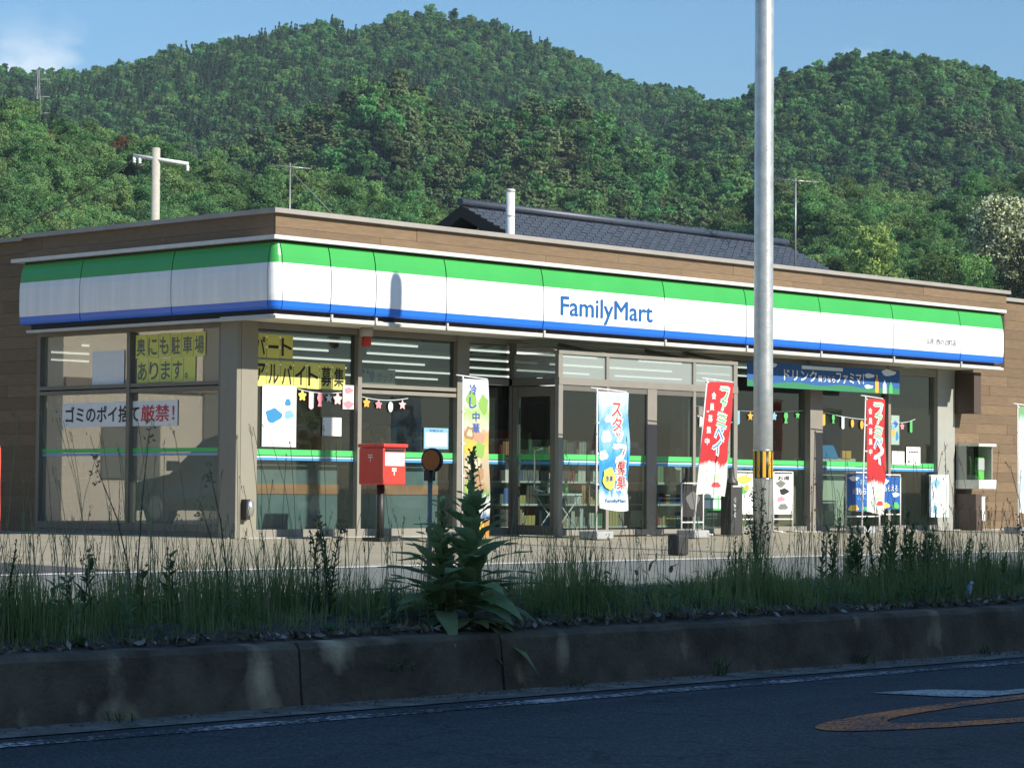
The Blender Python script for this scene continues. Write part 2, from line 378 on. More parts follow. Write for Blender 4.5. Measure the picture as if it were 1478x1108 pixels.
# ------------------------------------------------------------------ hills and their woods
FW = np.array([math.cos(R(43.354)), math.sin(R(43.354))]); RT = np.array([math.sin(R(43.354)), -math.cos(R(43.354))])
def vnoise(x, y, seed=0):
    """smooth value noise"""
    xi, yi = np.floor(x).astype(int), np.floor(y).astype(int); fx, fy = x-xi, y-yi
    fx, fy = fx*fx*(3-2*fx), fy*fy*(3-2*fy)
    def h_(a, b):
        v = np.sin(a*127.1 + b*311.7 + seed*74.7)*43758.5453
        return v-np.floor(v)
    return (h_(xi, yi)*(1-fx)+h_(xi+1, yi)*fx)*(1-fy) + (h_(xi, yi+1)*(1-fx)+h_(xi+1, yi+1)*fx)*fy
CREST = {
 'mountain': (1150, 470, [(-270.2,183.1),(-251.3,188),(-232.5,192.2),(-216.7,190.5),(-191.6,191.6),(-169.6,195.8),(-147.5,202.9),(-122.4,207.8),(-97.2,212.7),(-81.5,215.4),(-75.2,210.4),(-61,215.5),(-56.3,218.7),(-37.4,220.1),(-15.4,215.8),(6.6,208.8),(28.6,199.5),(50.6,189.3),(60.1,185.6),(69.5,187.3),(91.5,179.6),(104.1,176.5),(123,168.8),(160.7,154.9),(207.9,142.7),(270.8,130.6)], 6.5),
 'wooded_peak': (900, 330, [(20,100),(27.3,111),(39.6,120.9),(54.4,132.1),(64.3,138.3),(74.1,141.3),(86.4,145.3),(96.3,150.8),(108.6,154.6),(118.4,157.9),(135.6,158.5),(155.3,155),(175,151.4),(187.3,149.5),(212,144.3)], 6.5),
 'spur': (620, 190, [(-142.3,70.5),(-108.4,74.2),(-82.9,78.6),(-60.9,87.2),(-49,93.3),(-42.2,99.2),(-35.4,102.7),(-28.7,101.5),(-21.9,97.7),(-13.4,92.7),(-4.9,93.6),(3.6,96.7),(15.4,95.8),(27.3,88.4),(37.5,84.6),(49.4,82.5),(61.2,78.8),(74.8,70.5),(91.8,63.8),(112.1,57.2),(146,50.7)], 6.5),
 'hillside': (400, 150, [(-100,67.5),(-94,67.2),(-86.3,65.1),(-80.9,63.7),(-74.3,62.5),(-66.6,60.4),(-59,57.7),(-49.1,54.5),(-40.4,53.1),(-31.6,50.8),(-19.6,48.5),(-10.8,45.5),(2.3,42.3),(17.6,39.1),(39.5,34.9),(70,32)], 6.5),
 'foothill': (430, 150, [(0,28),(18.9,37.3),(30.7,45.6),(37.8,50.3),(46,54.9),(51.9,55.4),(60.1,53.1),(69.5,51.1),(77.7,53),(86.9,56.6),(101.3,60.2),(120,62)], 6.5),
}
def hill_height(key, s, q, seed):
    d, w, prof, th = CREST[key]
    H = np.interp(s, [p[0] for p in prof], [p[1] for p in prof]) - th
    t = np.clip((q-(d-w))/w, 0, 1)
    back = np.clip((q-d)/(w*.6), 0, 1)
    sc = w/4.0
    gul = (vnoise(s/sc, q/(sc*2.2), seed)-.5) + .45*(vnoise(s/sc*2.3+9, q/sc+3, seed+1)-.5)
    base = H*(t**.92) + gul*.22*H*np.sin(np.pi*np.clip(t, 0, 1))*1.0
    return base*(1-.55*back)
def make_hill(key, seed):
    d, w, prof, th = CREST[key]
    s0, s1 = prof[0][0], prof[-1][0]; ns, nq = 90, 70
    S, Q = np.meshgrid(np.linspace(s0, s1, ns), np.linspace(d-w, d+w*.5, nq), indexing='ij')
    Z = hill_height(key, S, Q, seed)
    X = FW[0]*Q + RT[0]*S; Y = FW[1]*Q + RT[1]*S
    P = np.stack([X, Y, Z], -1).reshape(-1, 3)
    faces = [(i*nq+j, (i+1)*nq+j, (i+1)*nq+j+1, i*nq+j+1) for i in range(ns-1) for j in range(nq-1)]
    me = bpy.data.meshes.new(key); me.from_pydata(P.tolist(), [], faces); me.polygons.foreach_set('use_smooth', [True]*len(faces))
    return kind(link(key, me, M_hill), 'structure')

# --- tree prototypes (unit: metres, base at origin)
def leafcloud(centres, radii, per, size, squash=.8, jitter=.7, seed=0, seedz=0):
    """leaf clumps: small quads on the shells of many puffs, facing roughly outwards"""
    g = np.random.default_rng(seed); C = np.repeat(np.array(centres, float), per, 0); Rr = np.repeat(np.array(radii, float), per)[:, None]
    n = len(C); d = g.normal(size=(n, 3)); d[:, 2] = d[:, 2]*.9+.25; d /= np.linalg.norm(d, axis=1, keepdims=True)
    P = C + d*Rr*g.uniform(.55, 1.08, (n, 1))*np.array([1, 1, squash])
    N = d + g.normal(size=(n, 3))*jitter; N /= np.linalg.norm(N, axis=1, keepdims=True)
    A = np.cross(N, g.normal(size=(n, 3))); A /= np.linalg.norm(A, axis=1, keepdims=True); B = np.cross(N, A)
    sz = size*g.uniform(.55, 1.3, (n, 1))
    A = A*sz; B = B*sz*g.uniform(.5, .9, (n, 1))
    return np.stack([P-A, P+B*.9+A*.1, P+A, P-B*.9-A*.1], 1)
def broad_crown(h, r, puffs, per, size, seed):
    """irregular broad crown: lobes of uneven size thrown out from a few main limbs, open in places"""
    g = np.random.default_rng(seed); cs, rs = [], []; limbs = 6
    la = np.arange(limbs)*2*math.pi/limbs + g.uniform(-.5, .5, limbs); lr = g.uniform(.45, 1.0, limbs); lz = g.uniform(.50, .86, limbs)
    for i in range(puffs):
        k = i % limbs; t = g.uniform(.15, 1.0)
        x = r*lr[k]*t*math.cos(la[k]) + g.normal(0, r*.16); y = r*lr[k]*t*math.sin(la[k]) + g.normal(0, r*.16)
        z = h*(.34+(lz[k]-.30)*t**.8) + g.normal(0, h*.05) + h*.12*(1-t)*(g.uniform() < .5)
        cs.append((x, y, z)); rs.append(r*g.uniform(.14, .36))
    for i in range(puffs//5): cs.append((g.normal(0, r*.2), g.normal(0, r*.2), h*g.uniform(.72, .98))); rs.append(r*g.uniform(.14, .30))
    return leafcloud(cs, rs, per, size, jitter=.9, seed=seed+50)
def conifer_crown(h, r, tiers, per, size, seed):
    g = np.random.default_rng(seed); cs, rs = [], []
    for i in range(tiers):
        t = i/(tiers-1); z = h*(.14+.84*t); q = r*(1-t)**.8
        k = max(1, int(5*(1-t)+1))
        for j in range(k):
            a = 2*math.pi*j/k+i*.7; cs.append((q*.55*math.cos(a), q*.55*math.sin(a), z+g.uniform(-.2, .2))); rs.append(max(.25, q*.55))
    return leafcloud(cs, rs, per, size, squash=1.0, jitter=.55, seed=seed+50)
def pine_crown(h, r, pads, per, size, seed):
    g = np.random.default_rng(seed); cs, rs = [], []
    for i in range(pads):
        t = (i+.5)/pads; z = h*(.45+.52*t); q = r*(1-.55*t); a = i*2.399
        cs.append((q*.6*math.cos(a), q*.6*math.sin(a), z)); rs.append(r*g.uniform(.3, .5))
    return leafcloud(cs, rs, per, size, squash=.42, jitter=.5, seed=seed+50)
L_broad = leaf_mat('leaf_broad', (.082, .182, .06), (.16, .32, .105), rnd=.36, scale=.35, hue=.03)
L_dark = leaf_mat('leaf_dark', (.048, .125, .052), (.105, .225, .085), rnd=.36, scale=.35, hue=.02)
L_con = leaf_mat('leaf_conifer', (.032, .066, .032), (.064, .115, .048), rnd=.3, scale=.4, hue=.015, trans=.15)
L_pine = leaf_mat('leaf_pine', (.07, .112, .048), (.135, .19, .083), rnd=.4, scale=.4, hue=.03, trans=.15)
L_rust = leaf_mat('leaf_rust', (.11, .065, .035), (.17, .10, .05), rnd=.3, scale=.5, hue=.02)
M_bark = mat('bark', (.07, .05, .035), .95, col2=(.14, .11, .08), vscale=6, bump=.6, bscale=20)
M_palebark = mat('pale_bark', (.3, .27, .22), .9, var=.2)

def merge(me_leaf, trunk_mb, ml, mtr):
    """leaf quads + trunk as one prototype mesh"""
    bm = bmesh.new(); bm.from_mesh(me_leaf)
    t = bpy.data.meshes.new('t'); t.from_pydata(trunk_mb.v, [], trunk_mb.f); nf = len(bm.faces); bm.from_mesh(t)
    bm.faces.ensure_lookup_table()
    for f in bm.faces[nf:]: f.material_index = 1; f.smooth = True
    me = bpy.data.meshes.new('tree'); bm.to_mesh(me); bm.free(); me.materials.append(ml); me.materials.append(mtr)
    return me
def proto(V, h, r, ml, mtr=None):
    tr = MB().tube([(0, 0, -1.5), (.05*r, 0, h*.4), (0, .05*r, h*.85)], [r*.09, r*.06, r*.015], 6)
    return bpy.data.objects.new('tree_kind', merge(quads(V), tr, ml, mtr or M_bark))
def wood(name, pts, scl, kinds, protos, zrot=None):
    """one far-off wood: crowns instanced over points (never counted one by one)"""
    me = bpy.data.meshes.new(name); me.from_pydata([tuple(p) for p in pts], [], [])
    n = len(pts); g = np.random.default_rng(len(name)+n)
    for nm, ty, val in (('scl', 'FLOAT_VECTOR', scl), ('kind_id', 'INT', kinds), ('rot', 'FLOAT_VECTOR', np.stack([g.normal(0, .05, n), g.normal(0, .05, n), g.uniform(0, 6.28, n)], -1))):
        a = me.attributes.new(nm, ty, 'POINT'); a.data.foreach_set('vector' if ty == 'FLOAT_VECTOR' else 'value', np.asarray(val).astype(np.float32 if ty != 'INT' else np.int32).ravel())
    o = bpy.data.objects.new(name, me); COL.objects.link(o); o['kind'] = 'stuff'
    ng = bpy.data.node_groups.new(name, 'GeometryNodeTree'); ng.interface.new_socket('Geometry', in_out='INPUT', socket_type='NodeSocketGeometry'); ng.interface.new_socket('Geometry', in_out='OUTPUT', socket_type='NodeSocketGeometry')
    N, L = ng.nodes, ng.links; gi = N.new('NodeGroupInput'); go = N.new('NodeGroupOutput')
    join = N.new('GeometryNodeJoinGeometry')
    def attr(nm, ty):
        a = N.new('GeometryNodeInputNamedAttribute'); a.data_type = ty; a.inputs['Name'].default_value = nm; return a.outputs['Attribute']
    for i, po in enumerate(protos):
        cmp_ = N.new('FunctionNodeCompare'); cmp_.data_type = 'INT'; cmp_.operation = 'EQUAL'; cmp_.inputs[3].default_value = i
        L.new(attr('kind_id', 'INT'), cmp_.inputs[2])
        oi = N.new('GeometryNodeObjectInfo'); oi.inputs['Object'].default_value = po; oi.inputs['As Instance'].default_value = True
        ip = N.new('GeometryNodeInstanceOnPoints')
        L.new(gi.outputs[0], ip.inputs['Points']); L.new(cmp_.outputs['Result'], ip.inputs['Selection']); L.new(oi.outputs['Geometry'], ip.inputs['Instance'])
        L.new(attr('rot', 'FLOAT_VECTOR'), ip.inputs['Rotation']); L.new(attr('scl', 'FLOAT_VECTOR'), ip.inputs['Scale'])
        L.new(ip.outputs[0], join.inputs[0])
    L.new(join.outputs[0], go.inputs[0])
    md = o.modifiers.new('wood', 'NODES'); md.node_group = ng
    return o
def scatter(key, seed, spacing, smin=0.0):
    d, w, prof, th = CREST[key]; g = np.random.default_rng(seed)
    s0, s1 = prof[0][0], prof[-1][0]
    ss, qq = np.meshgrid(np.arange(s0, s1, spacing), np.arange(d-w*.97, d+w*.12, spacing*1.05), indexing='ij')
    ss = ss.ravel()+g.uniform(-.48, .48, ss.size)*spacing; qq = qq.ravel()+g.uniform(-.48, .48, qq.size)*spacing
    z = hill_height(key, ss, qq, seed)
    # keep what the road can see of it: lateral field plus a margin for a step aside
    ok = np.abs(ss/qq) < .26
    if key == 'foothill': ok &= (qq > 348) | (ss < 36)
    ss, qq, z = ss[ok], qq[ok], z[ok]
    return ss, qq, np.stack([FW[0]*qq+RT[0]*ss, FW[1]*qq+RT[1]*ss, z], -1)
far_protos = [proto(broad_crown(10, 4.2, 40, 34, .48, 1), 10, 4.2, L_broad), proto(broad_crown(11, 3.8, 40, 34, .48, 2), 11, 3.8, L_dark),
              proto(conifer_crown(14, 2.6, 12, 14, .6, 3), 14, 2.6, L_con), proto(pine_crown(11, 3.6, 14, 60, .55, 4), 11, 3.6, L_pine),
              proto(broad_crown(9, 3.6, 18, 40, .6, 5), 9, 3.6, L_rust), proto(broad_crown(12, 4.8, 46, 34, .48, 6), 12, 4.8, L_broad)]
L_broad_n = leaf_mat('leaf_broad_near', (.11, .212, .075), (.205, .35, .125), rnd=.32, scale=.35, hue=.03); L_dark_n = leaf_mat('leaf_dark_near', (.068, .155, .064), (.14, .26, .10), rnd=.32, scale=.35, hue=.02)
near_protos = [proto(broad_crown(11, 4.6, 60, 110, .23, 11), 11, 4.6, L_broad_n), proto(broad_crown(10, 4.2, 56, 110, .22, 12), 10, 4.2, L_dark_n),
               proto(conifer_crown(14, 2.8, 20, 40, .24, 13), 14, 2.8, L_con), proto(pine_crown(11, 3.8, 26, 150, .22, 14), 11, 3.8, L_pine, M_palebark),
               proto(broad_crown(9, 3.4, 40, 100, .22, 15), 9, 3.4, L_rust), proto(broad_crown(12, 5.2, 70, 110, .23, 16), 12, 5.2, L_broad_n)]
def kinds_for(key, ss, qq, seed):
    g = np.random.default_rng(seed+5); n = len(ss); u = g.uniform(size=n)
    f1 = vnoise(ss/45, qq/60, seed+3); f2 = vnoise(ss/30+4, qq/45, seed+4)
    k = np.where(u < .38, 0, np.where(u < .7, 1, 5))
    if key == 'mountain':
        con = (((ss < -70) & (f1 > .3)) | ((f1 > .58) & (qq < 1095))) & (u < .7); k = np.where(con, 2, k); k = np.where((f2 > .72) & (u < .4), 2, k)
        k = np.where((u > .985), 3, k)
    elif key == 'wooded_peak':
        k = np.where((f1 > .55) & (u < .5), 1, k); k = np.where((f2 > .62) & (u < .5) & (qq < 855), 2, k); k = np.where((f2 < .3) & (u < .35), 3, k)
    elif key == 'spur':
        k = np.where((f1 > .36) & (u < .62), 3, k); k = np.where(u > .985, 4, k); k = np.where((f2 > .7) & (u < .3), 2, k)
    elif key == 'hillside':
        k = np.where(u > .99, 4, k); k = np.where((f2 > .68) & (u < .35), 2, k)
    else:
        k = np.where((f1 > .6) & (u < .35), 3, k); k = np.where((f2 > .66) & (u < .3), 2, k)
    return k
WOODS = {'mountain': (21, 3.9, 'mountain_forest'), 'wooded_peak': (22, 3.9, 'peak_forest'), 'spur': (23, 3.9, 'spur_pinewood'), 'hillside': (24, 3.2, 'hillside_wood'), 'foothill': (25, 3.2, 'foothill_wood')}
for key, (seed, sp, nm) in WOODS.items():
    make_hill(key, seed)
    ss, qq, P = scatter(key, seed, sp)
    g = np.random.default_rng(seed+9); base = g.uniform(.55, 1.2, len(ss)) * (.66 if key == 'mountain' else .62 if key in ('hillside', 'foothill') else .70)
    scl = np.stack([base*g.uniform(.9, 1.1, len(ss)), base*g.uniform(.9, 1.1, len(ss)), base*g.uniform(.85, 1.15, len(ss))], -1)
    wood(nm, P - np.array([0, 0, .8]), scl, kinds_for(key, ss, qq, seed), near_protos if key in ('hillside', 'foothill') else far_protos)
# ------------------------------------------------------------------ the store
ZF = .60
M_white = mat('fascia_white', (.74, .76, .77), .3, col2=(.86, .87, .87), vscale=2.0, stretch=(5, 5, .5), spec=.5)
M_green = mat('fascia_green', (.05, .37, .075), .3, var=.05, vscale=1.5)
M_blue = mat('fascia_blue', (.016, .15, .66), .3, var=.05, vscale=1.5)
M_metal = mat('pale_metal', (.50, .49, .46), .45, var=.08, vscale=3)
M_cap = mat('coping_metal', (.30, .28, .25), .5, var=.1, vscale=2)
M_frame = mat('bronze_frame', (.14, .13, .11), .45, var=.06, vscale=4)
M_frame_l = mat('aluminium_frame', (.24, .225, .19), .45, var=.06, vscale=4)
M_soffit = mat('soffit_board', (.74, .71, .62), .8, var=.06, vscale=2)
M_dark = mat('dark_recess', (.035, .028, .024), .8)
M_siding = mat('siding_board', (.14, .093, .05), .75, col2=(.19, .128, .072), vscale=5, stretch=(1, 1, 9), rnd=.14, bump=.15, bscale=60)
M_gap = mat('siding_backing', (.085, .055, .034), .9)
G_win = glass_mat('window_glass', (.74, .81, .79), 1.8, .008, (.5, .52, .48)); G_side = glass_mat('side_window_glass', (.80, .86, .82), 2.9, .20, (.6, .57, .46))  # cream diffuse share of the side glass paints the sunlit reflection
M_sticker_g = mat('sticker_green', (.07, .50, .13), .5); M_sticker_b = mat('sticker_blue', (.06, .27, .52), .5); M_sticker_p = mat('sticker_pale', (.62, .78, .85), .5)

store = thing('convenience_store', 'single-storey convenience store with green, white and blue fascia and brown board siding', 'store', (21.22, 24.9, .58))

def sided_wall(name, axis, plane, a0, a1, z0, z1, face, parent, pitch=.172, lens=(1.0, 2.2)):
    """board siding: backing sheet as the part, each board a sub-part. axis 'x' = wall along X at Y=plane facing -Y; 'y' = along Y at X=plane facing -X"""
    th = .02
    def bx(mb, u0, u1, w0, w1, t0, t1):
        if axis == 'x': mb.box(u0, u1, plane+t0, plane+t1, w0, w1)
        else: mb.box(plane+t0, plane+t1, u0, u1, w0, w1)
        return mb
    wall = bx(MB(), a0, a1, z0, z1, .022, .18).build(name, M_gap, parent)
    z = z1; row = 0
    while z > z0+.02:
        zb = max(z0, z-pitch); u = a0
        first = rnd(.3, 1.0)*lens[1]
        while u < a1-.01:
            ln = first if u == a0 else rnd(*lens); ue = min(a1, u+ln)
            if a1-ue < .25: ue = a1
            t = rnd(-.003, .003)
            bx(MB(), u+.002, ue-.002, zb+.002, z-.0015, t, .02).build('board', M_siding, wall)
            u = ue
        z = zb; row += 1
    return wall
# parapets and walls
sided_wall('front_parapet', 'x', 24.18, 21.22, 38.25, 4.375, 4.725, -1, store, pitch=.175, lens=(1.6, 3.4))
sided_wall('side_parapet', 'y', 21.22, 24.20, 29.48, 4.375, 4.725, -1, store, pitch=.175, lens=(1.6, 3.4))
sided_wall('front_wall', 'x', 24.86, 37.64, 44.0, .59, 4.70, -1, store)
sided_wall('side_wall', 'y', 21.22, 29.12, 34.0, .59, 4.375, -1, store)
sided_wall('side_wall_top', 'y', 21.235, 29.49, 34.0, 4.375, 4.70, -1, store)
mb = MB().box(21.15, 38.29, 24.11, 24.30, 4.725, 4.785).box(21.15, 21.36, 24.30, 29.52, 4.725, 4.785); mb.build('coping', M_cap, store)
MB().box(21.17, 21.36, 29.53, 34.0, 4.70, 4.755).build('coping', M_cap, store)
MB().box(38.26, 44.0, 24.8, 25.05, 4.70, 4.765).build('coping', M_cap, store)
# carcass behind the fascia, roof and rear
mb = MB().box(21.25, 38.22, 24.22, 24.86, 3.42, 4.37).box(38.22, 38.25, 24.22, 24.85, 3.42, 4.72)
mb.box(21.26, 21.5, 24.87, 29.4, 3.42, 4.37)
mb.build('fascia_backing', M_dark, store)
MB().box(21.5, 43.9, 25.0, 38.0, 4.2, 4.3).build('roof', mat('roof_sheet', (.25, .25, .25), .8), store)
# ledge above the fascia
mb = MB().box(20.84, 37.60, 23.765, 24.178, 4.345, 4.395).box(20.84, 21.21, 24.18, 29.32, 4.345, 4.395)
mb.build('ledge', mat('ledge_metal', (.62, .62, .60), .4, var=.06), store)
MB().box(20.92, 37.5, 23.88, 24.178, 4.315, 4.343).box(20.92, 21.21, 24.18, 29.1, 4.315, 4.343).build('ledge_recess', M_dark, store)

# curved fascia panels
PROF_B = [(-.07, 3.47), (-.03, 3.478), (-.014, 3.51), (-.008, 3.58)]
PROF_W = [(-.01, 3.582), (-.002, 3.66), (0, 3.8), (-.002, 3.97), (-.012, 4.058)]
PROF_G = [(-.013, 4.06), (-.024, 4.15), (-.042, 4.235), (-.07, 4.318)]
FX, FY = 20.865, 23.78
def sweep(prof, path):
    """path: list of (x,y,nx,ny) with outward normals"""
    vs, fs = [], []; n = len(prof)
    back = [(o-.14 if False else -.26, z) for o, z in (prof[-1], prof[0])]
    full = prof + back; m_ = len(full)
    for (x, y, nx, ny) in path:
        for o, z in full: vs.append((x+nx*o, y+ny*o, z))
    for i in range(len(path)-1):
        for j in range(m_): a, b = i*m_+j, i*m_+(j+1) % m_; fs.append((a, a+m_, b+m_, b))
    mb = MB().add(vs, fs); mb.f += [tuple(range(m_)), tuple(range((len(path)-1)*m_, len(path)*m_))[::-1]]; mb.mi += [0, 0]; mb.sm += [False, False]
    return mb
def fascia(path):
    p = sweep(PROF_W, path).build('fascia_panel', M_white, store)
    sweep(PROF_G, path).build('green_band', M_green, p); sweep(PROF_B, path).build('blue_band', M_blue, p)
    return p
g = .009
seams = [21.0, 21.82, 22.61, 23.91, 25.82, 28.44, 30.37, 32.26, 34.24, 36.21, 37.54]
for a, b in zip(seams, seams[1:]): fascia([(a+g, FY, 0, -1), (b-g, FY, 0, -1)])
ls = [23.92, 25.82, 27.77, 29.15]
for a, b in zip(ls, ls[1:]): fascia([(FX, b-g, -1, 0), (FX, a+g, -1, 0)])
rc = .135
arc = [(FX+rc-rc*math.cos(t), FY+rc-rc*math.sin(t), -math.cos(t), -math.sin(t)) for t in [math.pi/2*k/8 for k in range(9)]]
fascia([(FX+.0, FY+.14-.004, -1, 0)] + arc[1:-1] + [(FX+.135-.004, FY, 0, -1)])
# lettering on the fascia
M_logo = mat('logo_blue', (.008, .105, .33), .4)
lettering('FamilyMart', (26.17, FY-.002, 3.60), UX, UZ, 1.98, .345, M_logo, store, fat=.022)
lettering('山形 西の辺町店', (35.2, FY-.002, 3.70), UX, UZ, .86, .10, mat('print_grey', (.16, .18, .18), .5), store, fat=.012)
# below the fascia: dark throat, drip edge, soffit
MB().box(20.97, 37.42, 23.90, 24.05, 3.40, 3.468).box(20.97, 21.12, 24.05, 29.0, 3.40, 3.468).build('fascia_throat', M_dark, store)
MB().box(20.90, 37.56, 23.80, 23.89, 3.355, 3.398).box(20.93, 21.02, 23.89, 29.06, 3.36, 3.398).build('drip_edge', M_metal, store)
MB().box(20.95, 37.62, 23.89, 24.93, 3.385, 3.415).box(21.02, 21.215, 24.93, 29.06, 3.385, 3.415).build('soffit', M_soffit, store)
for x in (21.84, 22.62, 23.93, 25.84, 28.46, 30.39, 32.28, 34.26, 36.23): MB().box(x-.015, x+.015, 23.775, 23.80, 3.37, 3.45).build('bracket', M_metal, store)

# columns, posts and window frames of the front (plane Y = 24.9)
def post(x0, x1, z0=.58, z1=3.385, y0=24.84, y1=24.99, m=M_frame_l, name='post', par=None): return box(name, x0, x1, y0, y1, z0, z1, m, par or store)
M_col = mat('column_panel', (.25, .235, .185), .5, var=.05, vscale=3)
box('corner_column', 21.215, 21.49, 24.80, 25.10, .58, 3.385, M_col, store)
post(25.20, 25.44); post(33.36, 33.70, y0=24.80); post(35.62, 35.69); post(37.10, 37.63, m=mat('end_panel', (.33, .335, .30), .5, var=.05))
post(23.30, 23.37); post(30.30, 30.42, y0=24.86)
def rails(x0, x1, zs, y0=24.86, y1=24.97, h=.06, m=M_frame_l):
    for z in zs: box('rail', x0, x1, y0, y1, z, z+h, m, store)
rails(21.49, 25.20, (.60,), h=.10); rails(21.49, 25.20, (3.30,), h=.08)
rails(23.37, 25.20, (2.52,), h=.05); rails(23.37, 25.20, (2.60,), h=.05)
rails(25.44, 26.28, (.60,), h=.10); rails(25.44, 26.28, (3.30,), h=.08); rails(25.44, 26.28, (2.72,), h=.09)
rails(30.42, 33.36, (.60,), h=.08); rails(30.42, 33.36, (3.30,), h=.08)
rails(33.70, 35.62, (.60,), h=.08); rails(33.70, 35.62, (3.30,), h=.08); rails(35.69, 37.10, (.60,), h=.08); rails(35.69, 37.10, (3.24,), h=.13)
def pane(x0, x1, z0, z1, y=24.92, stripe=True):
    p = MB().box(x0, x1, y, y+.008, z0, z1).build('pane', G_win, store)
    if stripe:
        box('sticker_stripe', x0, x1, y-.004, y-.001, 1.665, 1.742, M_sticker_g, p)
        box('sticker_stripe', x0, x1, y-.004, y-.001, 1.635, 1.652, M_sticker_p, p); box('sticker_stripe', x0, x1, y-.004, y-.001, 1.60, 1.633, M_sticker_b, p)
    return p
pane(21.49, 23.30, .70, 3.30); pane(23.37, 25.20, .70, 2.52); pane(23.37, 25.20, 2.65, 3.30, stripe=False)
pane(25.44, 26.28, .70, 2.72); pane(25.44, 26.28, 2.81, 3.30, stripe=False)
pane(30.42, 33.36, .68, 3.30); pane(33.70, 35.62, .68, 3.30); pane(35.69, 37.10, .68, 3.24)

# side windows (plane X = 21.22)
def spart(name, y0, y1, z0, z1, x0=21.16, x1=21.28, m=M_frame, par=None): return box(name, x0, x1, y0, y1, z0, z1, m, par or store)
spart('side_column', 24.805, 25.13, .59, 3.385, 21.14, 21.213, mat('side_column_panel', (.22, .21, .17), .5, var=.05))
spart('jamb', 29.04, 29.115, .59, 3.385); spart('jamb', 25.135, 25.19, .59, 3.385); spart('mullion', 27.02, 27.09, .76, 3.31, x0=21.15)
for z, h_ in ((.59, .06), (.655, .10), (2.50, .05), (2.57, .05), (3.315, .068)): spart('rail', 25.19, 29.04, z, z+h_)
for y0, y1 in ((25.19, 27.02), (27.09, 29.04)):
    for z0, z1 in ((.755, 2.50), (2.62, 3.315)):
        p = MB().box(21.225, 21.233, y0, y1, z0, z1).build('pane', G_side, store)
        if z0 < 1:
            box('sticker_stripe', 21.219, 21.223, y0, y1, 1.70, 1.755, M_sticker_g, p); box('sticker_stripe', 21.219, 21.223, y0, y1, 1.655, 1.69, mat('sticker_pale_blue', (.25, .36, .55), .5), p)
box('plinth', 21.10, 21.25, 24.9, 34, .56, .60, M_conc, store)
box('plinth', 21.25, 44, 24.70, 24.9, .56, .602, M_conc, store)

# entrance lobby
VX0, VX1, VY = 26.30, 30.28, 23.90
lobby_frame = M_frame_l
for x0, x1 in ((26.27, 26.36), (27.29, 27.35), (28.20, 28.41), (29.25, 29.31), (30.22, 30.31)):
    box('lobby_post', x0, x1, VY, VY+.07, .585, 2.72, lobby_frame, store)
    if x0 != 28.20: box('lobby_post', x0, x1, VY+.004, VY+.07, 2.82, 3.15, lobby_frame, store)
box('lobby_beam', 26.27, 30.31, VY-.008, VY+.08, 2.72, 2.82, lobby_frame, store)
box('lobby_beam', 26.27, 30.31, VY-.004, VY+.075, 3.15, 3.20, lobby_frame, store)
box('lobby_beam', 26.27, 26.36, VY+.08, 24.86, 2.715, 2.815, M_frame, store); box('lobby_beam', 30.22, 30.31, VY+.08, 24.86, 2.715, 2.815, M_frame, store)
box('lobby_post', 26.27, 26.36, 24.80, 24.858, .585, 3.33, M_frame, store); box('lobby_post', 30.22, 30.295, 24.80, 24.858, .585, 3.33, M_frame, store)
for x in (26.29, 27.32, 29.28, 30.25): MB().add([(x-.025, VY+.076, 3.17), (x+.025, VY+.076, 3.17), (x+.025, 24.86, 3.34), (x-.025, 24.86, 3.34), (x-.025, VY+.076, 3.21), (x+.025, VY+.076, 3.21), (x+.025, 24.86, 3.382), (x-.025, 24.86, 3.382)], [(0, 3, 2, 1), (4, 5, 6, 7), (0, 1, 5, 4), (1, 2, 6, 5), (2, 3, 7, 6), (3, 0, 4, 7)]).build('roof_bar', M_frame_l, store)
for x0, x1 in ((26.32, 27.29), (27.35, 29.25), (29.31, 30.22)): MB().add([(x0, VY+.08, 3.185), (x1, VY+.08, 3.185), (x1, 24.85, 3.355), (x0, 24.85, 3.355)], [(0, 1, 2, 3)]).build('roof_pane', glass_mat('roof_glass', (.85, .9, .88), 1.6, .6, (.8, .82, .78)), store)  # whitish diffuse share paints the sky and lot mirrored in these panes
G_tr = glass_mat('transom_glass', (.75, .82, .80), 1.7, .34, (.58, .63, .60))  # pale diffuse share, again reflected light put into the colour
for x0, x1 in ((26.36, 27.29), (27.35, 29.25), (29.31, 30.22)): MB().box(x0, x1, VY+.03, VY+.038, 2.82, 3.15).build('transom_pane', G_tr, store)
for x0, x1 in ((26.36, 27.29), (27.35, 28.20), (28.41, 29.25), (29.31, 30.22)):
    p = pane(x0, x1, .68, 2.72, VY+.03)
    box('kick_rail', x0, x1, VY, VY+.07, .60, .68, lobby_frame, store); box('head_rail', x0, x1, VY+.01, VY+.06, 2.64, 2.72, M_frame, store)
# side door of the lobby
for yy0, yy1 in ((23.98, 24.06), (24.70, 24.79)): box('door_stile', 26.275, 26.345, yy0, yy1, .60, 2.70, M_frame, store)
door = box('door', 26.29, 26.33, 24.06, 24.70, 2.56, 2.70, M_frame, store)
box('door_rail', 26.29, 26.33, 24.06, 24.70, .60, .74, M_frame, door)
dp = MB().box(26.305, 26.313, 24.06, 24.70, .74, 2.56).build('door_pane', G_win, door)
MB().box(26.300, 26.3035, 24.06, 24.70, 1.665, 1.742).build('sticker_stripe', M_sticker_g, door); MB().box(26.300, 26.3035, 24.06, 24.70, 1.60, 1.64).build('sticker_stripe', M_sticker_b, door)
M_steel = mat('brushed_steel', (.62, .62, .6), .3, metal=.9)
MB().tube([(26.29, 24.17, 1.82), (26.23, 24.17, 1.82), (26.215, 24.30, 1.79), (26.215, 24.30, 1.25), (26.23, 24.17, 1.22), (26.29, 24.17, 1.22)], .014, 8).build('door_handle', M_steel, door)
